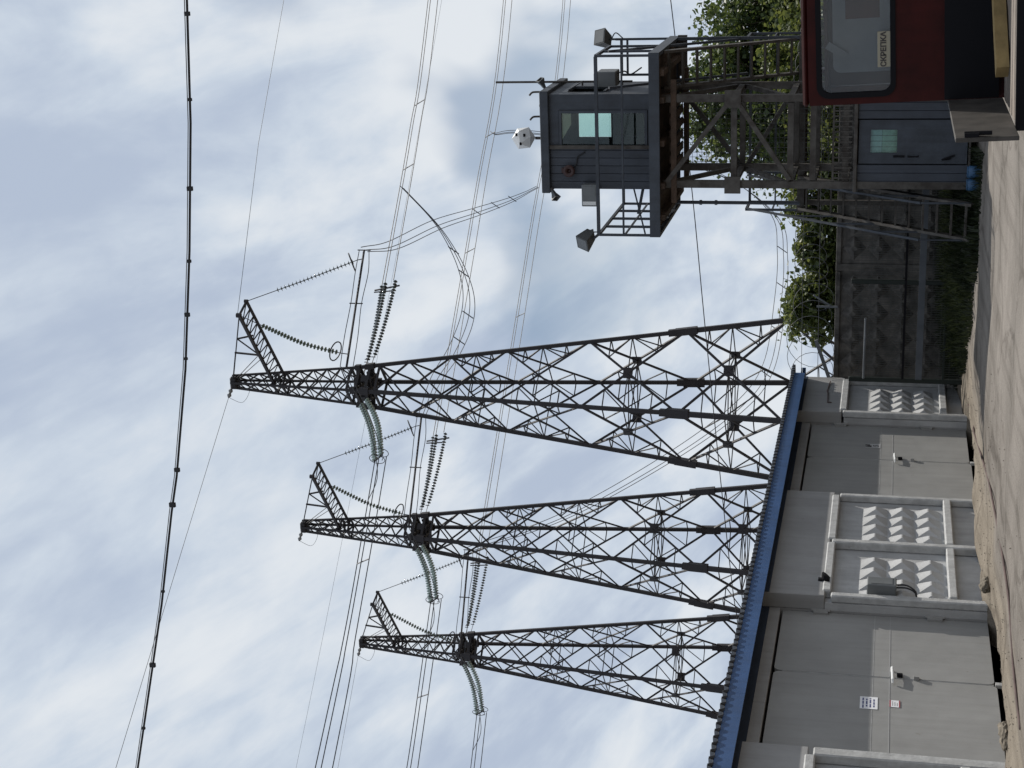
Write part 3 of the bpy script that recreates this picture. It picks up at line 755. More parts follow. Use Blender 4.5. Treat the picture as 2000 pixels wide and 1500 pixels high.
# deck
DX0, DX1, DY0, DY1 = 3.94, 7.38, 30.20, 33.30
MB().box((DX0, DY0, 5.80), (DX1, DY0 + .07, 5.995)).build('deck_beam', TPAINT, gt)
MB().box((DX0, DY1 - .07, 5.80), (DX1, DY1, 5.995)).build('deck_beam', TPAINT, gt)
MB().box((DX0, DY0 + .071, 5.80), (DX0 + .07, DY1 - .071, 5.995)).build('deck_beam', TPAINT, gt)
MB().box((DX1 - .07, DY0 + .071, 5.80), (DX1, DY1 - .071, 5.995)).build('deck_beam', TPAINT, gt)
rb = random.Random(2)
y = DY0 + .075; i = 0
while y < DY1 - .1:
    e0 = DX0 + .075
    MB().box((e0 + rb.uniform(0, .03), y, 5.86), (DX1 - .075, y + .125, 5.90)).build('deck_board', DECKW, gt); y += .14; i += 1
for x in (4.3, 4.9, 5.7, 6.5, 7.0):
    MB().box((x - .05, DY0 + .075, 5.72), (x + .05, DY1 - .075, 5.855)).build('joist', DECKW, gt)
for z in (5.52,):
    MB().box((4.55, LY[0] - .09, z), (6.85, LY[0] + .0, z + .10)).build('bearer', DECKW, gt)
    MB().box((4.55, LY[1] - .0, z), (6.85, LY[1] + .09, z + .10)).build('bearer', DECKW, gt)
for k, x in enumerate((5.05, 5.28, 5.52, 5.76, 6.0, 6.22)):
    MB().box((x, LY[0] + .02, 5.625), (x + .14, LY[1] - .02, 5.66)).build('floor_plank', DECKW, gt)
# railing
def rail(p, q, w_=.05): MB().beam(p, q, w_).build('rail', TPAINT, gt)
def post(x, y, z0, z1, w_=.045): MB().box((x - w_ / 2, y - w_ / 2, z0), (x + w_ / 2, y + w_ / 2, z1)).build('rail_post', TPAINT, gt)
zt, zm = 6.98, 6.50
rail((DX0 + .03, DY0 + .03, zt), (DX1 - .06, DY0 + .03, zt), .06); rail((DX0 + .03, DY0 + .03, zm), (DX1 - .06, DY0 + .03, zm), .035)
rail((DX0 + .03, DY0 + .03, zt), (DX0 + .03, DY1 - .03, zt)); rail((DX0 + .03, DY0 + .03, zm - .02), (DX0 + .03, DY1 - .03, zm - .02), .03)
for k in range(5):
    post(DX0 + .03, DY0 + .03 + k * (DY1 - DY0 - .06) / 4, 5.997, zt - .02)
rail((DX0 + .03, DY1 - .03, zt), (LX[0] - .1, DY1 - .03, zt))
post(DX1 - .05, DY0 + .03, 5.997, zt + .02); rail((DX1 - .05, DY0 + .03, zt), (DX1 - .05, 31.9, zt), .05); post(DX1 - .05, 31.0, 5.997, zt - .02); post(DX1 - .05, 31.9, 5.997, zt - .02)
post(DX1 - .05, DY1 - .03, 5.997, zt + .12); rail((6.6, DY1 - .03, zt - .0), (DX1 - .05, DY1 - .03, zt - .0)); rail((6.6, DY1 - .03, zt - .12), (DX1 - .05, DY1 - .03, zt - .12), .04)
post(6.62, DY1 - .03, 5.997, zt)
rail((4.2, DY0 + .9, 6.35), (4.75, DY0 + 1.0, 6.25), .05)
rail((DX0 + .05, DY0 + .1, 6.1), (4.7, 31.2, 6.45), .03)
# cabin
CX0, CX1, CY0, CY1, CZ0, CZ1 = 4.70, 6.53, 31.0, 32.9, 5.995, 8.04
siding(CX0, 5.46, CZ0, CZ1, CY0, .155, gt, TSIDE)
cab = MB()
cab.box((CX0, CY0 + .031, CZ0), (5.46, CY0 + .07, CZ1))
cab.box((CX0, CY0 + .071, CZ0), (CX0 + .05, CY1, CZ1))
cab.box((CX1 - .30, CY0, CZ0), (CX1, CY0 + .07, CZ1))                      # right of the window
cab.box((5.462, CY0, 7.86), (CX1 - .301, CY0 + .07, CZ1))
cab.box((5.462, CY0, CZ0), (CX1 - .301, CY0 + .07, 6.13))
# back wall with an opening
cab.box((CX0 + .051, CY1 - .05, CZ0), (5.42, CY1, CZ1)); cab.box((6.12, CY1 - .05, CZ0), (CX1, CY1, CZ1))
cab.box((5.421, CY1 - .05, CZ0), (6.119, CY1, 7.15)); cab.box((5.421, CY1 - .05, 7.82), (6.119, CY1, CZ1))
# right side wall with an opening
cab.box((CX1 - .05, CY0 + .071, CZ0), (CX1, CY1 - .051, 7.0)); cab.box((CX1 - .05, CY0 + .071, 7.75), (CX1, CY1 - .051, CZ1))
cab.box((CX1 - .05, CY0 + .071, 7.001), (CX1, 31.35, 7.749)); cab.box((CX1 - .05, 32.2, 7.001), (CX1, CY1 - .051, 7.749))
cab.build('cabin_wall', TPAINT, gt)
MB().box((CX0 + .05, CY0 + .08, CZ0 - .002), (CX1 - .06, CY1 - .06, CZ0 + .02)).build('cabin_floor', DARKIN, gt)
MB().bev((CX0 - .07, CY0 - .09, CZ1 + .002), (CX1 + .07, CY1 + .08, CZ1 + .17), .012).build('cabin_roof', TPAINT, gt)
win = MB()
for a, b in (((5.47, 6.14), (5.53, 7.85)), ((6.17, 6.14), (6.225, 7.85)), ((5.531, 6.14), (6.169, 6.19)), ((5.531, 7.80), (6.169, 7.85))):
    win.box((a[0], CY0 - .03, a[1]), (b[0], CY0 + .05, b[1]))
wn_ = win.build('cabin_window', TPAINT, gt)
MB().box((5.531, CY0 + .01, 6.191), (6.169, CY0 + .016, 7.799)).build('window_pane', GLASSW, wn_)
MB().box((5.43, CY1 - .03, 7.16), (6.11, CY1 - .024, 7.81)).build('window_pane', GLASSW, gt)
MB().add([(5.45, CY0 + .030, 8.0), (6.3, CY0 + .030, 8.0), (6.3, CY0 + .030, 7.62), (5.95, CY0 + .030, 7.62), (5.45, CY0 + .030, 7.93),
          (5.45, CY0 + .045, 8.0), (6.3, CY0 + .045, 8.0), (6.3, CY0 + .045, 7.62), (5.95, CY0 + .045, 7.62), (5.45, CY0 + .045, 7.93)],
         [(0, 1, 2, 3, 4), (9, 8, 7, 6, 5), (0, 5, 6, 1), (1, 6, 7, 2), (2, 7, 8, 3), (3, 8, 9, 4), (4, 9, 5, 0)]).build('sun_blind', BEIGE, gt)
MB().box((5.6, CY0 + .9, 6.02), (6.3, CY0 + 1.4, 6.9)).build('cabin_desk', DARKIN, gt)
MB().box((5.49, CY0 - .06, CZ0 + .0), (5.56, CY0 - .031, CZ1)).build('downpipe', TFRAME, gt)
MB().bev((CX1 + .002, 31.3, 6.98), (CX1 + .03, 32.25, 7.03), .004).build('window_sill', TPAINT, gt)
MB().beam((CX1 + .02, 31.6, 7.74), (CX1 + .16, 31.6, 7.50), .35, .02).build('shutter', TPAINT, gt)
# stairs
def stair(x0, x1, y0, z0, y1, z1, n):
    for x in (x0, x1): MB().beam((x, y0, z0), (x, y1, z1), .05, .16).build('stringer', TFRAME, gt)
    for k in range(n):
        t = (k + .5) / n; y = y0 + (y1 - y0) * t; z = z0 + (z1 - z0) * t
        MB().box((x0 + .026, y - .10, z - .018), (x1 - .026, y + .10, z + .018)).build('tread', TFRAME, gt)
stair(3.98, 4.62, 30.15, .12, 32.9, 3.34, 13)
stair(6.66, 7.32, 33.0, 3.44, 30.9, 5.84, 10)
MB().box((3.90, 32.9, 3.30), (7.40, 33.75, 3.38)).build('landing', DECKW, gt)
for a, b in (((3.90, 32.88), (7.40, 32.88)), ((3.90, 33.77), (7.40, 33.77))): MB().beam((a[0], a[1], 3.34), (b[0], b[1], 3.34), .05, .14).build('landing_edge', TFRAME, gt)
for x in (3.94, 7.36):
    MB().bev((x - .05, 33.68, -.2), (x + .05, 33.78, 3.28), .006).build('landing_leg', TFRAME, gt)
    post(x, 32.92, 3.38, 4.42); post(x, 33.74, 3.38, 4.42); rail((x, 32.92, 4.42), (x, 33.74, 4.42)); rail((x, 32.92, 3.9), (x, 33.74, 3.9), .03)
rail((3.94, 33.74, 4.42), (7.36, 33.74, 4.42)); rail((3.94, 33.74, 3.9), (7.36, 33.74, 3.9), .03)
rail((4.70, 32.92, 3.4), (4.70, 32.92, 4.42), .045); rail((4.33, 33.74, 3.4), (4.33, 33.74, 4.42), .04)
for x in (3.96, 4.64):
    rail((x, 30.2, 1.05), (x, 32.92, 4.40), .04)
    for t in (0, .25, .5, .75): rail((x, 30.2 + 2.72 * t, .15 + 3.2 * t), (x, 30.2 + 2.72 * t, 1.05 + 3.35 * t), .03)
for x in (6.66, 7.34):
    rail((x, 33.0, 4.42), (x, 30.9, 6.85), .045)
rail((7.36, 32.9, 3.35), (7.36, 32.9, 5.8), .06); MB().box((6.62, 32.98, 5.62), (7.42, 33.06, 5.80)).build('stair_head', TFRAME, gt)
MB().tube([(4.28, 31.9, 5.8), (4.28, 31.9, 3.3)], .035, 8).build('pipe', TPAINT, gt)
for z in (4.9, 5.2): MB().lathe((4.28, 31.9, z), (0, 0, 1), ((0, .05), (.05, .05)), 8).build('pipe_collar', TPAINT, gt)

# things fixed on the tower
def floodlight(c, yaw, label, post_from):
    t = thing('floodlight', label, 'floodlight', c, 'floodlights on the guard tower corners')
    c = Vector(c); m = Matrix.Rotation(yaw, 3, 'Z') @ Matrix.Rotation(R(-28), 3, 'X')
    b = MB()
    P = [(-.16, -.16, -.13), (.16, -.16, -.13), (.16, -.16, .13), (-.16, -.16, .13), (-.11, .14, -.08), (.11, .14, -.08), (.11, .14, .08), (-.11, .14, .08)]
    b.add([c + m @ Vector(p) for p in P], [(0, 1, 2, 3), (7, 6, 5, 4), (0, 4, 5, 1), (1, 5, 6, 2), (2, 6, 7, 3), (3, 7, 4, 0)]); b.build('housing', LAMPM, t, fixn=True)
    f = MB().add([c + m @ Vector(p) for p in ((-.135, -.163, -.105), (.135, -.163, -.105), (.135, -.163, .105), (-.135, -.163, .105))], [(0, 1, 2, 3)]); f.build('lens', GREYBOX, t)
    k = MB().add([c + m @ Vector(p) for p in ((-.07, .14, -.05), (.07, .14, -.05), (.07, .22, .0), (-.07, .22, .0), (-.07, .14, .06), (.07, .14, .06))], [(0, 1, 2, 3), (3, 2, 5, 4), (0, 3, 4), (1, 5, 2)]); k.build('ballast', LAMPM, t)
    MB().beam(post_from, c - Vector((0, 0, .12)), .04).build('bracket', TPAINT, t)
    MB().tube(spline([c + m @ Vector((0, .2, 0)), c + Vector((.12, .05, -.22)), Vector(post_from) + Vector((.02, 0, -.05))], 5), .012, 5).build('cable', CABLE, t)
floodlight((3.90, 30.18, 7.20), R(-35), 'grey floodlight over the open left corner of the guard tower deck', (3.97, 30.23, 6.99))
floodlight((7.34, 33.2, 7.32), R(30), 'grey floodlight above the stair head of the guard tower', (7.33, 33.27, 7.0))
ac = thing('air_conditioner', 'grey air conditioner box hung at the cabin corner of guard tower', 'air conditioner', (4.55, 30.9, 7.2))
MB().bev((4.40, 30.78, 7.10), (4.82, 30.98, 7.40), .012).build('casing', GREYBOX, ac)
MB().box((4.60, 30.773, 7.13), (4.79, 30.7795, 7.37)).build('grille', GREYBOX, ac)
MB().box((4.43, 30.772, 7.12), (4.50, 30.779, 7.38)).build('side_panel', WHITEP, ac)
bl = thing('alarm_bell', 'dark red alarm horn with looped black cable on cabin siding', 'alarm', (5.05, 30.95, 7.6))
MB().lathe((5.07, 31.0, 7.66), (0, -1, 0), ((0, .05), (.05, .09), (.10, .12), (.12, .12), (.121, .05), (.06, .04)), 14).build('horn', BELL, bl, smooth=True)
MB().box((5.02, 30.96, 7.72), (5.12, 31.0, 7.82)).build('bracket', BELL, bl)
MB().tube(spline([(5.10, 30.97, 7.6), (5.20, 30.96, 7.52), (5.33, 30.97, 7.5), (5.38, 30.97, 7.42), (5.43, 30.98, 7.35)], 4), .013, 5).build('cable', CABLE, bl, smooth=True)
cb = thing('control_box', 'grey control box on the window side of the tower cabin', 'electrical box', (6.7, 32.0, 7.1))
MB().bev((6.56, 31.75, 6.86), (6.86, 32.25, 7.24), .015).build('casing', GREYBOX, cb)
MB().box((6.60, 31.8, 7.242), (6.82, 32.2, 7.30)).build('lid', GREYBOX, cb)
MB().tube(spline([(6.8, 32.0, 6.87), (6.84, 32.0, 6.72), (6.78, 32.0, 6.6), (6.9, 32.1, 6.4)], 4), .015, 5).build('cable', CABLE, cb, smooth=True)
ra = thing('dome_antenna', 'white faceted dome antenna on a short stalk over cabin roof', 'antenna', (5.55, 31.9, 8.2))
MB().tube([(5.55, 31.9, 8.20), (5.55, 31.9, 8.52)], .03, 8).build('stalk', TFRAME, ra)
bm = bmesh.new(); bmesh.ops.create_icosphere(bm, subdivisions=1, radius=.24)
mm = Matrix.Rotation(R(20), 3, 'X') @ Matrix.Rotation(R(33), 3, 'Z')
MB().add([Vector((5.55, 31.9, 8.76)) + mm @ v.co for v in bm.verts], [[v.index for v in f.verts] for f in bm.faces]).build('dome', WHITEP, ra); bm.free()
for (dx, dz) in ((-.08, .02), (.09, -.06), (.10, .10)):
    MB().bev((5.55 + dx - .03, 31.67, 8.76 + dz - .02), (5.55 + dx + .03, 31.71, 8.76 + dz + .02), .005).build('sensor', BLACK, ra)
for k, (c, d_, lab) in enumerate((((4.68, 30.92, 8.00), (-.7, -.6, -.5), 'small grey loudspeaker horn under the cabin roof by the air conditioner'),
                                  ((6.58, 31.6, 8.24), (.75, -.3, .35), 'small grey loudspeaker horn above the cabin roof next to antenna mast'))):
    t = thing('loudspeaker', lab, 'loudspeaker', c, 'loudspeaker horns on the cabin')
    MB().lathe(c, d_, ((0, .035), (.08, .05), (.17, .09), (.20, .10), (.201, .07), (.1, .03)), 4).build('horn', LAMPM, t)
    MB().lathe(Vector(c) - Vector(d_).normalized() * .06, d_, ((0, .03), (.06, .03)), 8).build('bracket', TFRAME, t)
am = MB().tube([(6.62, 32.2, 6.6), (6.62, 32.2, 9.36)], .022, 6).beam((6.54, 32.2, 7.6), (6.62, 32.2, 7.6), .03).beam((6.54, 32.2, 6.8), (6.62, 32.2, 6.8), .03)
tag(am.build('antenna_mast', TFRAME), 'tall thin rod mast standing at the side of tower cabin', 'mast')
for k, (x, lab) in enumerate(((6.02, 'bent vent pipe on cabin roof nearer the white dome'), (6.50, 'bent vent pipe on cabin roof nearer the rod mast'))):
    t = MB().tube(spline([(x, 31.6, 8.20), (x, 31.6, 8.44), (x - .015, 31.58, 8.50), (x - .06, 31.55, 8.54)], 4), .02, 8)
    tag(t.build('vent_pipe', TFRAME, smooth=True), lab, 'vent pipe', 'vent pipes on the cabin roof')
wr = MB().tube(spline([(6.2, 31.3, 8.20), (6.25, 31.3, 8.28), (6.32, 31.3, 8.27), (6.33, 31.3, 8.2)], 5), .012, 5)
tag(wr.build('cable_loop', CABLE, smooth=True), 'small black cable loop between the two bent vent pipes', 'cable')

# ------------------------------------------------------------------ pylons
T1 = Vector((-16.0, 81.8, 0))
SHIFT = (Vector((0, 0, 0)), Vector((-12.3, 8.85, 0)), Vector((-25.0, 18.3, 0)))
ld = Vector((.59, .807, 0)); ad = Vector((.807, -.59, 0)); UP = Vector((0, 0, 1))
RZ = ((-.4, 5.22), (11.65, 3.55), (29.5, 1.07), (37.1, .34))
def rad(z):
    for (a, ra_), (b, rb_) in zip(RZ, RZ[1:]):
        if z <= b: return ra_ + (rb_ - ra_) * (z - a) / (b - a)
    return RZ[-1][1]
LA = [R(4.5 + 90 * k) for k in range(4)]
def lp(k, z):
    r_ = rad(z); return T1 + Vector((r_ * math.cos(LA[k % 4]), r_ * math.sin(LA[k % 4]), z))
py_ = thing('transmission_pylon', 'tallest dark lattice pylon standing nearest the guard tower', 'pylon', T1, 'row of lattice pylons behind the garage')
for k in range(4):
    m = MB(); zs = (-.4, 11.65, 29.5, 37.1); ws = (.25, .20, .125)
    for a, b, w_ in zip(zs, zs[1:], ws): m.beam(lp(k, a), lp(k, b), w_, w_, up=(math.cos(LA[k]), math.sin(LA[k]), 0))
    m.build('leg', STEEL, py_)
nodes = (0.2, 6.4, 11.68, 16.78, 21.3, 24.4, 26.75, 28.5)
lat = MB()
def mid(a, b, t=.5): return a.lerp(b, t)
for i, (a, b) in enumerate(zip(nodes, nodes[1:])):
    for k in range(4):
        A0, A1, B0, B1 = lp(k, a), lp(k, b), lp(k + 1, a), lp(k + 1, b)
        w_ = .105 if b < 12 else .095 if b < 20 else .08
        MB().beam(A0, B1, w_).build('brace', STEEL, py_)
        MB().beam(B0, A1, w_).build('brace', STEEL, py_)
        wa, wb = (A0 - B0).length, (A1 - B1).length
        t = wa / (wa + wb); Cx = A0.lerp(B1, t); zc = Cx.z
        if b > 24.5: continue
        lat.beam(lp(k, zc), Cx, .052); lat.beam(lp(k + 1, zc), Cx, .052)
        n_ = .052
        lat.beam(lp(k, zc), mid(A0, Cx), n_); lat.beam(lp(k + 1, zc), mid(B0, Cx), n_)
        lat.beam(lp(k, zc), mid(A1, Cx), n_); lat.beam(lp(k + 1, zc), mid(B1, Cx), n_)
        for q, Pm, kk in ((.25, mid(A0, Cx), k), (.25, mid(B0, Cx), k + 1), (.75, mid(A1, Cx), k), (.75, mid(B1, Cx), k + 1)):
            lat.beam(lp(kk, Pm.z), Pm, .055)
        if b < 17:
            d_ = (lp(k, zc) - lp(k + 1, zc)).normalized(); nrm = Vector((-d_.y, d_.x, 0))
            m = MB().beam(Cx - nrm * .03 , Cx + nrm * .03, .62, .5); m.build('gusset', STEEL, py_)
    zc = (a + b) / 2 + .25
    if b < 20:
        for k in range(4): lat.beam(mid(lp(k, zc), lp(k + 1, zc)), mid(lp(k + 1, zc), lp(k + 2, zc)), .055)
        lat.beam(mid(lp(0, zc), lp(1, zc)), mid(lp(2, zc), lp(3, zc)), .055); lat.beam(mid(lp(1, zc), lp(2, zc)), mid(lp(3, zc), lp(0, zc)), .055)
for k in range(4):
    o = Vector((math.cos(LA[k]), math.sin(LA[k]), 0))
    MB().beam(lp(k, 11.1) , lp(k, 12.25), .46, .36, up=o).beam(lp(k, 12.25), lp(k, 12.6), .34, .34, up=o).build('leg_splice', STEEL, py_)
up_n = [29.9 + i * .80 for i in range(10)]
for a, b in zip(up_n, up_n[1:]):
    for k in range(4):
        lat.beam(lp(k, a), lp(k + 1, b), .06); lat.beam(lp(k + 1, a), lp(k, b), .06)
tag(lat.build('lattice', STEEL2, py_), kind='stuff')
for z, h in ((28.45, .12), (29.0, .16), (29.6, .16), (30.1, .12), (33.9, .10), (34.45, .10), (36.9, .14)):
    for k in range(4): MB().beam(lp(k, z), lp(k + 1, z), .10, h).build('waist_ring', STEEL, py_)
for z in (28.9, 29.7):
    for k in range(2): MB().beam(lp(k, z), lp(k + 2, z), .14, .22).build('diaphragm', STEEL, py_)
    for k in range(4): MB().beam(mid(lp(k, z), lp(k + 1, z)), mid(lp(k + 1, z), lp(k + 2, z)), .1, .2).build('diaphragm', STEEL, py_)
for k in range(4):
    o = Vector((math.cos(LA[k]), math.sin(LA[k]), 0))
    MB().beam(lp(k, 28.75), lp(k, 29.25), .40, .30, up=o).beam(lp(k, 29.55), lp(k, 29.85), .36, .28, up=o).build('waist_plate', STEEL, py_)
    c = mid(lp(k, 29.25), lp(k + 1, 29.25))
    MB().beam(c - UP * .22 , c + UP * .12, .40, .10, up=(lp(k + 1, 29) - lp(k, 29)).cross(UP)).build('waist_plate', STEEL, py_)
MB().bev(T1 + Vector((-.36, -.36, 36.75)), T1 + Vector((.36, .36, 37.15)), .08).build('cap', STEEL, py_)
# arm that carries the jumper bar
t1, t2 = T1 + ad * 6.6 - ld * .48 + UP * 34.55, T1 + ad * 6.6 + ld * .48 + UP * 34.40
r1, r2 = T1 + ad * .2 - ld * .25 + UP * 34.50, T1 + ad * .35 + ld * .2 + UP * 33.95
ar = MB().beam(r1, t1, .15).beam(r2, t2, .12).beam(t1, t2, .09)
arm = ar.build('arm', STEEL, py_)
zg = MB()
for i in range(11):
    a, b = r1.lerp(t1, i / 11), r2.lerp(t2, i / 11); c, d_ = r1.lerp(t1, (i + .5) / 11), r2.lerp(t2, (i + 1) / 11)
    zg.beam(a, b, .05).beam(a, d_, .045)
tag(zg.build('arm_lacing', STEEL2, arm), kind='stuff')
MB().lathe(t1 - UP * .1, (0, 0, 1), ((0, .13), (.25, .13)), 8).build('arm_tip', STEEL, arm)
MB().lathe(t2 - UP * .08, (0, 0, 1), ((0, .10), (.2, .10)), 8).build('arm_tip', STEEL, arm)
topc = T1 + ad * .35 + UP * 36.95
st1, st2 = topc.lerp(t1, .42), topc.lerp(t1, .64)
c1, c2 = r1.lerp(t1, .44), r1.lerp(t1, .66)
MB().beam(c1, st1 + UP * .05, .09).build('strut', STEEL, py_); MB().beam(c2 + ld * .3, st2, .09).build('strut', STEEL, py_)
MB().beam(c1, st2, .055).build('strut', STEEL, py_)
MB().tube([topc, t1], .035, 5).build('stay', STEEL, py_); MB().tube([topc - ld * .1, st1 - ld * .1], .03, 5).build('stay', STEEL, py_)
MB().tube([topc - UP * .2, c1 + UP * .05], .022, 5).build('stay', STEEL2, py_); MB().tube([topc - UP * .35, c1.lerp(r1, .12)], .022, 5).build('stay', STEEL2, py_)
# insulator strings
def string(pts, m, disc_r, a0, parent, name='insulator_string', pitch=.21):
    pts = [Vector(p) for p in pts]
    rod = MB().tube(pts, .022, 5); o = rod.build(name, STEEL, parent)
    dl = [0]
    for p, q in zip(pts, pts[1:]): dl.append(dl[-1] + (q - p).length)
    ds = MB(); s_ = dl[-1] * a0
    while s_ < dl[-1] * .985:
        for i in range(len(pts) - 1):
            if dl[i] <= s_ <= dl[i + 1]:
                d_ = (pts[i + 1] - pts[i]).normalized(); p = pts[i] + d_ * (s_ - dl[i])
                ds.lathe(p, d_, ((-.05, .032), (-.005, disc_r * .55), (.012, disc_r), (.024, disc_r * .95), (.034, .035)), 8); break
        s_ += pitch
    tag(ds.build('insulator_discs', m, o, smooth=True), kind='stuff')
    return o
def ring(c, axis, r_, parent, tr=.035):
    ax = Vector(axis).normalized(); a = ax.cross(UP).normalized(); b = ax.cross(a)
    MB().tube([Vector(c) + a * r_ * math.cos(t * math.pi / 10) + b * r_ * math.sin(t * math.pi / 10) for t in range(21)], tr, 5).build('grading_ring', STEEL, parent)
base = T1 + ad * 6.6
b1, b2 = base + ld * 3.45 + UP * 28.95, base - ld * 2.75 + UP * 28.45
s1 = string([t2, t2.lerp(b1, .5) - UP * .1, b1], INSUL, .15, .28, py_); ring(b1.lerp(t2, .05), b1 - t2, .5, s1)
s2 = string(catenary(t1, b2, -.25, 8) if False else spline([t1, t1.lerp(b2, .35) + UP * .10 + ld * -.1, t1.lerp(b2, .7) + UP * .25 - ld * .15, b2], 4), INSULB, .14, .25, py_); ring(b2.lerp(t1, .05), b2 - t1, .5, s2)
e1, e2 = base + ld * 4.15 + UP * 28.72, base - ld * 3.6 + UP * 27.95
jb_ = MB().tube([e1, e2], .06, 8).build('jumper_bar', STEEL, py_)
MB().tube([b1, base + ld * 3.55 + UP * 28.62], .025, 5).build('hanger', STEEL, jb_); MB().tube([b2, base - ld * 2.8 + UP * 28.05], .025, 5).build('hanger', STEEL, jb_)
for off in (.34, -.34):
    pts = [e1 + UP * off * .8, e1.lerp(e2, .2) + UP * (off * 1.05 - .05), e1.lerp(e2, .47) + UP * off * .85, e1.lerp(e2, .75) + UP * off * 1.05, e2 + UP * off]
    MB().tube(spline(pts, 5), .022, 5).build('jumper_wire', WIRE, jb_)
for t in (.0, .47):
    c = e1.lerp(e2, t); MB().beam(c - UP * .36, c + UP * .36, .05).build('spacer', STEEL, jb_)
for off, za, zb in ((-.24, 29.68, 30.0), (.02, 29.62, 29.72), (.26, 29.22, 29.06)):
    p, q = T1 + ld * 1.0 + ad * off + UP * za, T1 + ld * 7.4 + ad * off + UP * zb
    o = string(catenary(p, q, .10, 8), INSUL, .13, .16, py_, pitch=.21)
    MB().beam(p.lerp(q, .13) - UP * .12, p.lerp(q, .13) + UP * .12, .04).build('arcing_horn', STEEL, o)
MB().beam(T1 + ld * 7.0 + UP * 28.75 + ad * .26, T1 + ld * 7.0 + UP * 30.35 - ad * .24, .07).build('yoke', STEEL, py_)
MB().beam(T1 + ld * 6.75 + UP * 28.95 + ad * .1, T1 + ld * 6.75 + UP * 30.3 - ad * .1, .06).build('yoke', STEEL, py_)
for off, z0, za_, zm_, z1 in ((-.28, 29.55, 28.95, 28.42, 27.88), (-.10, 29.45, 28.82, 28.28, 27.74), (.22, 29.1, 28.45, 27.92, 27.42), (.36, 29.05, 28.35, 27.80, 27.30)):
    pts = [T1 - ld * .95 + ad * off + UP * z0, T1 - ld * 1.9 + ad * off + UP * za_, T1 - ld * 3.0 + ad * off + UP * zm_, T1 - ld * 4.7 + ad * off + UP * z1]
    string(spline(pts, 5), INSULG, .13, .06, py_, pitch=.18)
yk = MB().beam(T1 - ld * 4.7 + UP * 27.9 - ad * .35, T1 - ld * 4.7 + UP * 27.25 + ad * .4, .06); yko = yk.build('yoke', STEEL, py_)
ring(T1 - ld * 4.55 + UP * 27.75 - ad * .3, ld, .42, yko, .02); ring(T1 - ld * 4.55 + UP * 27.4 + ad * .35, ld, .42, yko, .02)
MB().tube(spline([T1 - ld * 4.8 + UP * 27.35, T1 - ld * 5.3 + UP * 26.9 + ad * 1.5, T1 - ld * 4.6 + UP * 27.2 + ad * 4, e2], 6), .022, 5).build('jumper_wire', WIRE, py_)
MB().tube(spline([T1 - ld * 7.5 + UP * 27.6, T1 - ld * 6.3 + UP * 27.0 + ad * 1.2, T1 - ld * 4.6 + UP * 27.4 + ad * 4, e2 + UP * .3], 6), .022, 5).build('jumper_wire', WIRE, py_)
# shield wire fitting at the top
sh = T1 - ld * .5 + UP * 37.05
MB().lathe(sh, -ld, ((0, .06), (.15, .13), (.3, .06), (.45, .13), (.6, .05)), 8).build('shield_fitting', GALV, py_)
MB().tube(spline([sh - ld * .6, sh - ld * .9 - UP * .9, sh - ld * .1 - UP * 1.1, sh - UP * .6], 6), .012, 4).build('shield_loop', WIRE, py_)
def copy_tree(o, parent=None):
    c = o.copy(); COL.objects.link(c)
    if parent: c.parent = parent
    for ch in list(o.children): copy_tree(ch, c)
    return c
labs = ('', 'middle lattice pylon of the row behind the garage roof', 'smallest, farthest lattice pylon of the row behind the garage roof')
for k in (1, 2):
    c = copy_tree(py_); c.location = T1 + SHIFT[k]; c['label'] = labs[k]

# ------------------------------------------------------------------ wires
def bundle(label, paths, group, spacers=(), r_=.028, cat='power line', name='conductor_bundle'):
    t = thing(name, label, cat, paths[0][0], group)
    for p in paths: MB().tube(p, r_, 5).build('wire', WIRE, t)
    for a, b in spacers: MB().beam(a, b, .045).build('spacer', WIRE, t)
    return t
names = ('nearest', 'middle', 'farthest')
offs = ((-.30, .42), (-.05, .18), (.28, -.42))
ends = []
for k in range(3):
    O = T1 + SHIFT[k]
    far = (31.9, 31.6), (49.4, 31.85), (67.5, 31.75)
    lf, zf = far[k]
    P = []; sp = []
    for a, dz in offs:
        pts = [O + ld * 7.4 + ad * a + UP * (29.6 + dz), O + ld * (7.4 + (lf - 7.4) * .5) + ad * a + UP * (29.6 + (zf - 29.6) * .42 + dz), O + ld * lf + ad * a + UP * (zf + dz), O + ld * (lf + 60) + ad * a + UP * (zf + 7 + dz)]
        P.append(spline(pts, 8))
    for i in (6, 11):
        sp.append((P[0][i], P[2][i]))
    bundle('three parallel wires leaving the %s pylon towards the guard tower side' % names[k], P, 'conductor bundles on the guard tower side', sp)
    ends.append(P)
    P = []
    for a, dz in ((-.3, .35), (.0, .05), (.3, -.45)):
        pts = [O - ld * 4.75 + ad * a + UP * (27.5 + dz), O - ld * 9 + ad * a + UP * (27.22 + dz), O - ld * 15.4 + ad * a + UP * (26.85 + dz), O - ld * 22 + ad * a + UP * (26.6 + dz * 1.3), O - ld * 60 + ad * a + UP * (25.6 + dz * 1.5)]
        P.append(spline(pts, 6))
    bundle('three parallel wires leaving the %s pylon over the garage roof side' % names[k], P, 'conductor bundles on the garage side', [(P[0][8], P[2][8])])
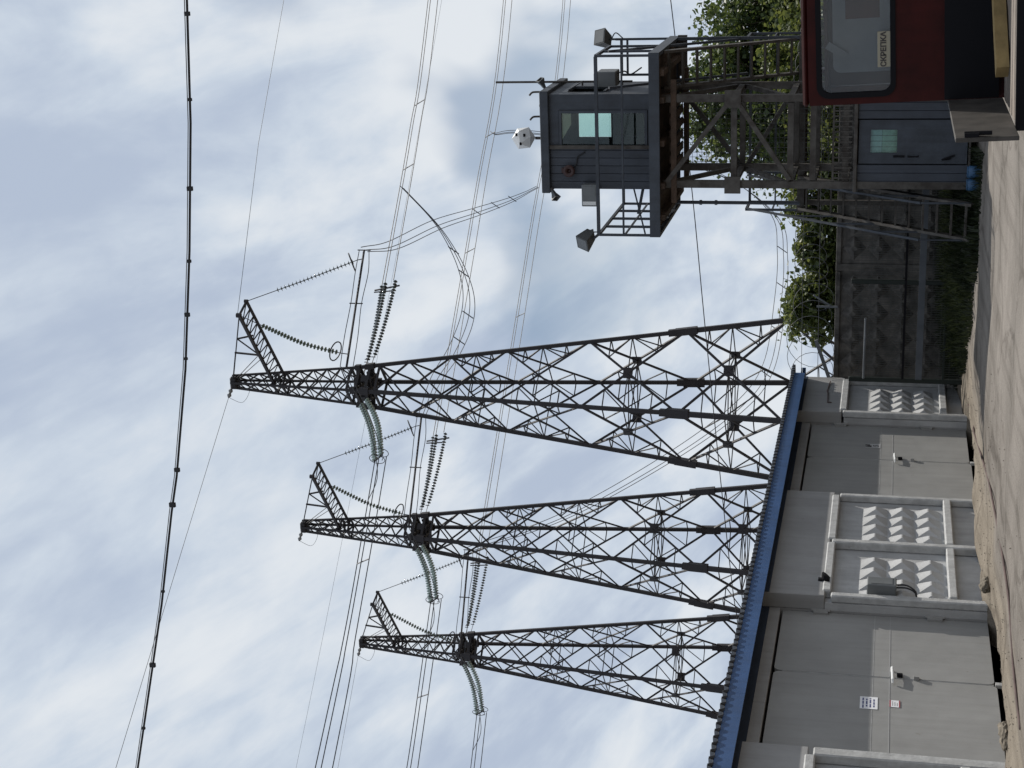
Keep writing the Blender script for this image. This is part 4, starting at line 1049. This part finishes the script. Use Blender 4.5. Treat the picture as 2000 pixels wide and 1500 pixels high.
#JUMPERS
def one(name, pts, r_, label, cat='wire', m=WIRE, n=5):
    tag(MB().tube(pts, r_, n).build(name, m, smooth=True), label, cat)
one('shield_wire', [t1 + UP * .1, T1 + ad * 6.6 + ld * 12 + UP * 36.75, T1 + ad * 6.6 + ld * 25 + UP * 38.4, T1 + ad * 6.6 + ld * 60 + UP * 43.5], .014, 'single thin wire rising from the arm tip of the nearest pylon')
one('shield_wire', [T1 - ld * 1.1 + UP * 37.05, T1 - ld * 11 + UP * 36.95, T1 - ld * 23 + UP * 36.8, T1 - ld * 60 + UP * 37], .014, 'single thin wire from the top of the nearest pylon over the garage')
O3 = T1 + SHIFT[2]
one('shield_wire', [O3 - ld * 1.1 + UP * 37.05, O3 - ld * 14 + UP * 36.4, O3 - ld * 60 + UP * 36.5], .012, 'single thin wire from the top of the farthest pylon over the garage')

def triple(name, pts, label, group, off, sp):
    c = spline(pts, 8); t = thing(name, label, 'jumper', tuple(c[0]), group)
    for o in off: MB().tube([p + Vector(o) * (.25 + .75 * math.sin(math.pi * min(1, .1 + i / len(c)))) for i, p in enumerate(c)], .025, 5).build('wire', WIRE, t)
    for f in sp:
        i = int(f * (len(c) - 1)); MB().beam(c[i] + Vector(off[0]) * .9, c[i] + Vector(off[2]) * .9, .05).build('spacer', WIRE, t)
JO = ((.3, .1, .36), (0, 0, -.08), (-.2, .1, -.36))
triple('jumper_loop', [tuple(e1), (-10.46, 92.16, 30.5), (-11.51, 103.05, 30.8), (-12.85, 113.87, 30.88), (-14.02, 124.72, 30.7), (-15.06, 135.58, 30.96)],
       'long three wire jumper running from the nearest pylon bar towards the guard tower roof', 'jumper loops of the pylons', JO, (.62, .72, .8))
triple('jumper_loop', [tuple(e1 + SHIFT[1]), (-18.53, 91.0, 28.0), (-16.87, 91.5, 26.93), (-15.07, 92.01, 26.18), (-13.58, 92.4, 26.06), (-12.1, 92.77, 26.47), (-10.56, 93.12, 27.28), (-9.13, 93.42, 28.34), (-7.23, 93.79, 30.27)],
       'hanging three wire jumper loop bulging down behind the nearest pylon', 'jumper loops of the pylons', JO, (.3, .42, .62, .72))
triple('jumper_loop', [tuple(e1 + SHIFT[2]), (-31.28, 101.54, 22.51), (-27.73, 103.85, 15.8), (-24.56, 105.87, 11.17), (-22.11, 107.55, 9.26), (-18.3, 109.52, 8.69), (-15.11, 111.2, 8.64), (-12.56, 112.64, 9.4), (-9.97, 114.01, 13.44), (-8.2, 115.19, 20.85), (-7.51, 116.17, 26.25), (-7.49, 117.04, 28.73), (-7.77, 117.87, 30.17), (-7.77, 118.74, 30.7)],
       'lowest three wire jumper loop sagging behind the fence and white dome', 'jumper loops of the pylons', JO, (.3, .36, .42, .48, .54))
one('distant_wire', catenary((8.0, 152, 41.2), (-82, 119, 55.6), .6, 12), .012, 'faint distant single wire crossing the sky behind all three pylons')
one('service_cable', [Vector(p) for p in spline([(14, 44, 8.3), (8.84, 44, 7.65), (7.27, 44, 7.39), (2.1, 44, 6.83), (-1.35, 44, 6.51), (-6.35, 44, 6.02), (-9.52, 44, 5.68), (-11.97, 44, 5.38), (-24, 44, 4.2)], 5)], .014, 'thin black service cable passing behind the guard tower deck', 'cable', CABLE)
nc = thing('overhead_cable', 'thick black overhead cable with clips crossing high above the yard', 'cable', (5, 15, 8.5))
cpts = [Vector(p) for p in ((13.5, 15, 8.12), (10.26, 15, 8.19), (9.55, 15, 8.23), (8.37, 15, 8.31), (7.09, 15, 8.45), (5.84, 15, 8.62), (4.65, 15, 8.84), (4.24, 15, 8.94), (3.15, 15, 9.17), (1.09, 15, 9.68), (-.15, 15, 10.01), (-3, 15, 10.8))]
MB().tube(cpts, .0125, 8).build('sheath', CABLE, nc, smooth=True)
MB().tube([p + Vector((0, -.004, .024)) for p in cpts], .005, 6).build('messenger_wire', GALV, nc)
for x in (9.42, 8.6, 7.72, 6.98, 6.42, 5.95, 4.72, 4.32, 3.3, 2.4, 1.6):
    for p, q in zip(cpts, cpts[1:]):
        if q.x <= x <= p.x:
            k_ = .6 + .8 * ((x * 37) % 1); c = p.lerp(q, (p.x - x) / (p.x - q.x)); MB().bev(c - Vector((.018, .014, .026)) * k_, c + Vector((.022 * k_, .014, .028 * k_)), .003).build('clip', CABLE, nc); break


# ------------------------------------------------------------------ red flatbed truck
tk = thing('flatbed_truck', 'dark red truck cab with rounded rear window and flat plank bed', 'truck', (9.06, 11.4, 1.6))
tk.rotation_euler = (0, R(-2.3), 0)
TX0, TX1, TY = 9.07, 10.95, 11.15
def ring_wall(x0, z0, x1, z1, hx0, hz0, hx1, hz1, r_, y, th):
    h = rounded(hx0, hz0, hx1, hz1, r_, (1, 1, 1, 1)); cx, cz = (hx0 + hx1) / 2, (hz0 + hz1) / 2; o = []
    hw, hh = (hx1 - hx0) / 2, (hz1 - hz0) / 2
    for a, b in h:
        u_, v_ = (a - cx) / hw, (b - cz) / hh; m_ = max(abs(u_), abs(v_)); u_, v_ = u_ / m_, v_ / m_
        o.append((x0 if u_ <= -.999 else x1 if u_ >= .999 else cx + u_ * hw + (u_ > 0) * 0 + (x1 - hx1) * max(0, u_) - (hx0 - x0) * max(0, -u_),
                  z0 if v_ <= -.999 else z1 if v_ >= .999 else cz + v_ * hh + (z1 - hz1) * max(0, v_) - (hz0 - z0) * max(0, -v_)))
    n = len(h); vs = [(a, y, b) for a, b in h] + [(a, y, b) for a, b in o] + [(a, y + th, b) for a, b in h] + [(a, y + th, b) for a, b in o]
    fs = []
    for i in range(n):
        j = (i + 1) % n
        fs += [(i, j, n + j, n + i), (2 * n + j, 2 * n + i, 3 * n + i, 3 * n + j), (i, 2 * n + i, 2 * n + j, j), (n + i, n + j, 3 * n + j, 3 * n + i)]
    return MB().add(vs, fs)
WX0, WX1, WZ0, WZ1 = 9.12, 10.90, 1.585, 2.085
cabw = ring_wall(TX0, .80, TX1, 2.145, WX0, WZ0, WX1, WZ1, .075, TY, .03).build('cab_rear_wall', RED, tk, fixn=True)
gk = ring_wall(WX0 - .006, WZ0 - .006, WX1 + .006, WZ1 + .006, WX0 + .017, WZ0 + .017, WX1 - .017, WZ1 - .017, .06, TY - .012, .055)
# rounded outer edge for the rubber gasket
hg = rounded(WX0 - .006, WZ0 - .006, WX1 + .006, WZ1 + .006, .08, (1, 1, 1, 1)); hi = rounded(WX0 + .028, WZ0 + .028, WX1 - .028, WZ1 - .028, .058, (1, 1, 1, 1)); n = len(hg)
gk = MB().add([(a, TY - .012, b) for a, b in hg] + [(a, TY - .012, b) for a, b in hi] + [(a, TY + .04, b) for a, b in hg] + [(a, TY + .04, b) for a, b in hi],
              [f for i in range(n) for j in [(i + 1) % n] for f in ((i, n + i, n + j, j), (n + i, 3 * n + i, 3 * n + j, n + j), (i, j, 2 * n + j, 2 * n + i))])
gko = gk.build('rear_window', BLACK, tk, fixn=True)
MB().prism(hi, 'y', TY + .010, TY + .015).build('window_pane', GLASST, gko, fixn=True)
CF = 13.1
ck = MB().box((TX0, TY + .031, .60), (TX0 + .03, CF, 1.5)).box((TX1 - .03, TY + .031, .60), (TX1, CF, 1.5)).box((TX0 + .031, CF - .03, .60), (TX1 - .031, CF, 1.45))
ck.box((TX0, TY + .031, 1.501), (TX0 + .03, 11.95, 2.14)).box((TX1 - .03, TY + .031, 1.501), (TX1, 11.95, 2.14))
ck.box((TX0, 12.95, 1.501), (TX0 + .03, CF, 2.14)).box((TX1 - .03, 12.95, 1.501), (TX1, CF, 2.14))
ck.build('cab_body', RED, tk)
MB().bev((TX0 - .005, TY, 2.146), (TX1 + .005, CF, 2.185), .015).build('cab_roof', RED, tk)
MB().box((TX0 + .032, TY + .035, .62), (TX1 - .032, CF - .035, .66)).build('cab_floor', DARKIN, tk)
MB().box((TX0 + .035, TY + .06, 2.02), (TX1 - .035, CF - .05, 2.04)).build('headliner', BROWNIN, tk)
MB().box((9.13, TY + .045, .7), (9.18, TY + .10, 2.0)).build('pillar_trim', BROWNIN, tk)
# what shows through the rear window
MB().prism(rounded(9.27, 1.3, 10.1, 1.985, .05, (0, 0, 1, 1)), 'y', TY + .085, TY + .10).build('window_light_panel', PALE, tk, fixn=True)  # added pale panel, imitates the hazy light through the opposite cab window
MB().box((9.62, TY + .070, 1.68), (9.95, TY + .076, 1.90)).build('notice_board', BROWNIN, tk)
MB().box((9.60, TY + .0765, 1.66), (9.97, TY + .0845, 1.92)).build('board_frame', PALE, tk)
MB().box((9.185, TY + .105, 1.3), (10.9, TY + .12, 2.015)).build('rear_trim', mat('grey_trim', (.060, .045, .038), .8, var=.3), tk)
MB().box((9.17, TY + .10, 1.55), (9.24, TY + .14, 1.60)).build('grab_handle', BROWNIN, tk)
MB().beam((9.46, TY + .06, 2.02), (9.38, TY + .06, 1.90), .02, .05).build('wiper_tab', PALE, tk)
tape = MB().box((9.305, TY + .002, 1.605), (9.535, TY + .006, 1.695)).build('name_strip', MASK, tk)
text_mesh('name_text', 'СКРЕПКА', .048, INKD, (9.42, TY - .0002, 1.655), (1, 0, 0), (0, 0, 1), tape)
# bed
MB().box((TX0 + .05, 10.72, .905), (TX1 - .05, TY - .003, 1.235)).build('cab_shade_box', BLACK, tk) if False else MB().box((TX0 + .012, TY - .06, .93), (TX1 - .03, TY - .004, 1.27)).build('cab_shade_box', BLACK, tk)  # black box added to give the lower cab wall its soot and shade
bp = MB(); y = 9.90; k = 0
while y < TY - .08:
    MB().bev((TX0 + .012, y, .875), (TX1 - .06, y + .172, .90 + .004 * ((k * 7) % 3 - 1)), .004).build('bed_plank', BEDW, tk); y += .178; k += 1
MB().box((TX0 - .015, 9.84, .55), (TX1 - .03, 9.895, .905)).build('tail_beam', BLACK, tk)
MB().bev((TX0 - .015, 9.50, .905), (TX0 + .01, TY - .065, 1.25), .004).build('sideboard', BOARD, tk)
MB().bev((TX1 - .06, 9.40, .905), (TX1 - .035, TY - .065, 1.25), .004).build('sideboard', BOARD, tk)
MB().box((TX0 + .011, 9.505, 1.12), (TX0 + .035, 9.57, 1.20)).tube([(TX0 + .03, 9.53, 1.20), (TX0 + .03, 9.53, 1.05)], .012, 6).build('latch', BLACK, tk)
for x in (9.5, 10.4): MB().box((x - .05, 9.90, .62), (x + .05, 13.0, .74)).build('chassis_rail', BLACK, tk)
for x in (9.15, 10.62):
    for y in (10.2, 12.5):
        wh = MB().lathe((x, y, .36), (1, 0, 0), ((0, .20), (0, .33), (.03, .37), (.19, .37), (.22, .33), (.22, .20)), 20).build('wheel', BLACK, tk, smooth=False)
        MB().lathe((x + .02, y, .36), (1, 0, 0), ((0, .06), (.01, .195), (.17, .195), (.18, .06)), 16).build('rim', GREYBOX, wh)
tb = MB().beam((9.34, 10.50, .955), (9.90, 11.02, .985), .10, .075)
tag(tb.build('timber_beam', TIMBER), 'short yellowish timber beam lying on the truck bed behind the cab', 'beam')
#END
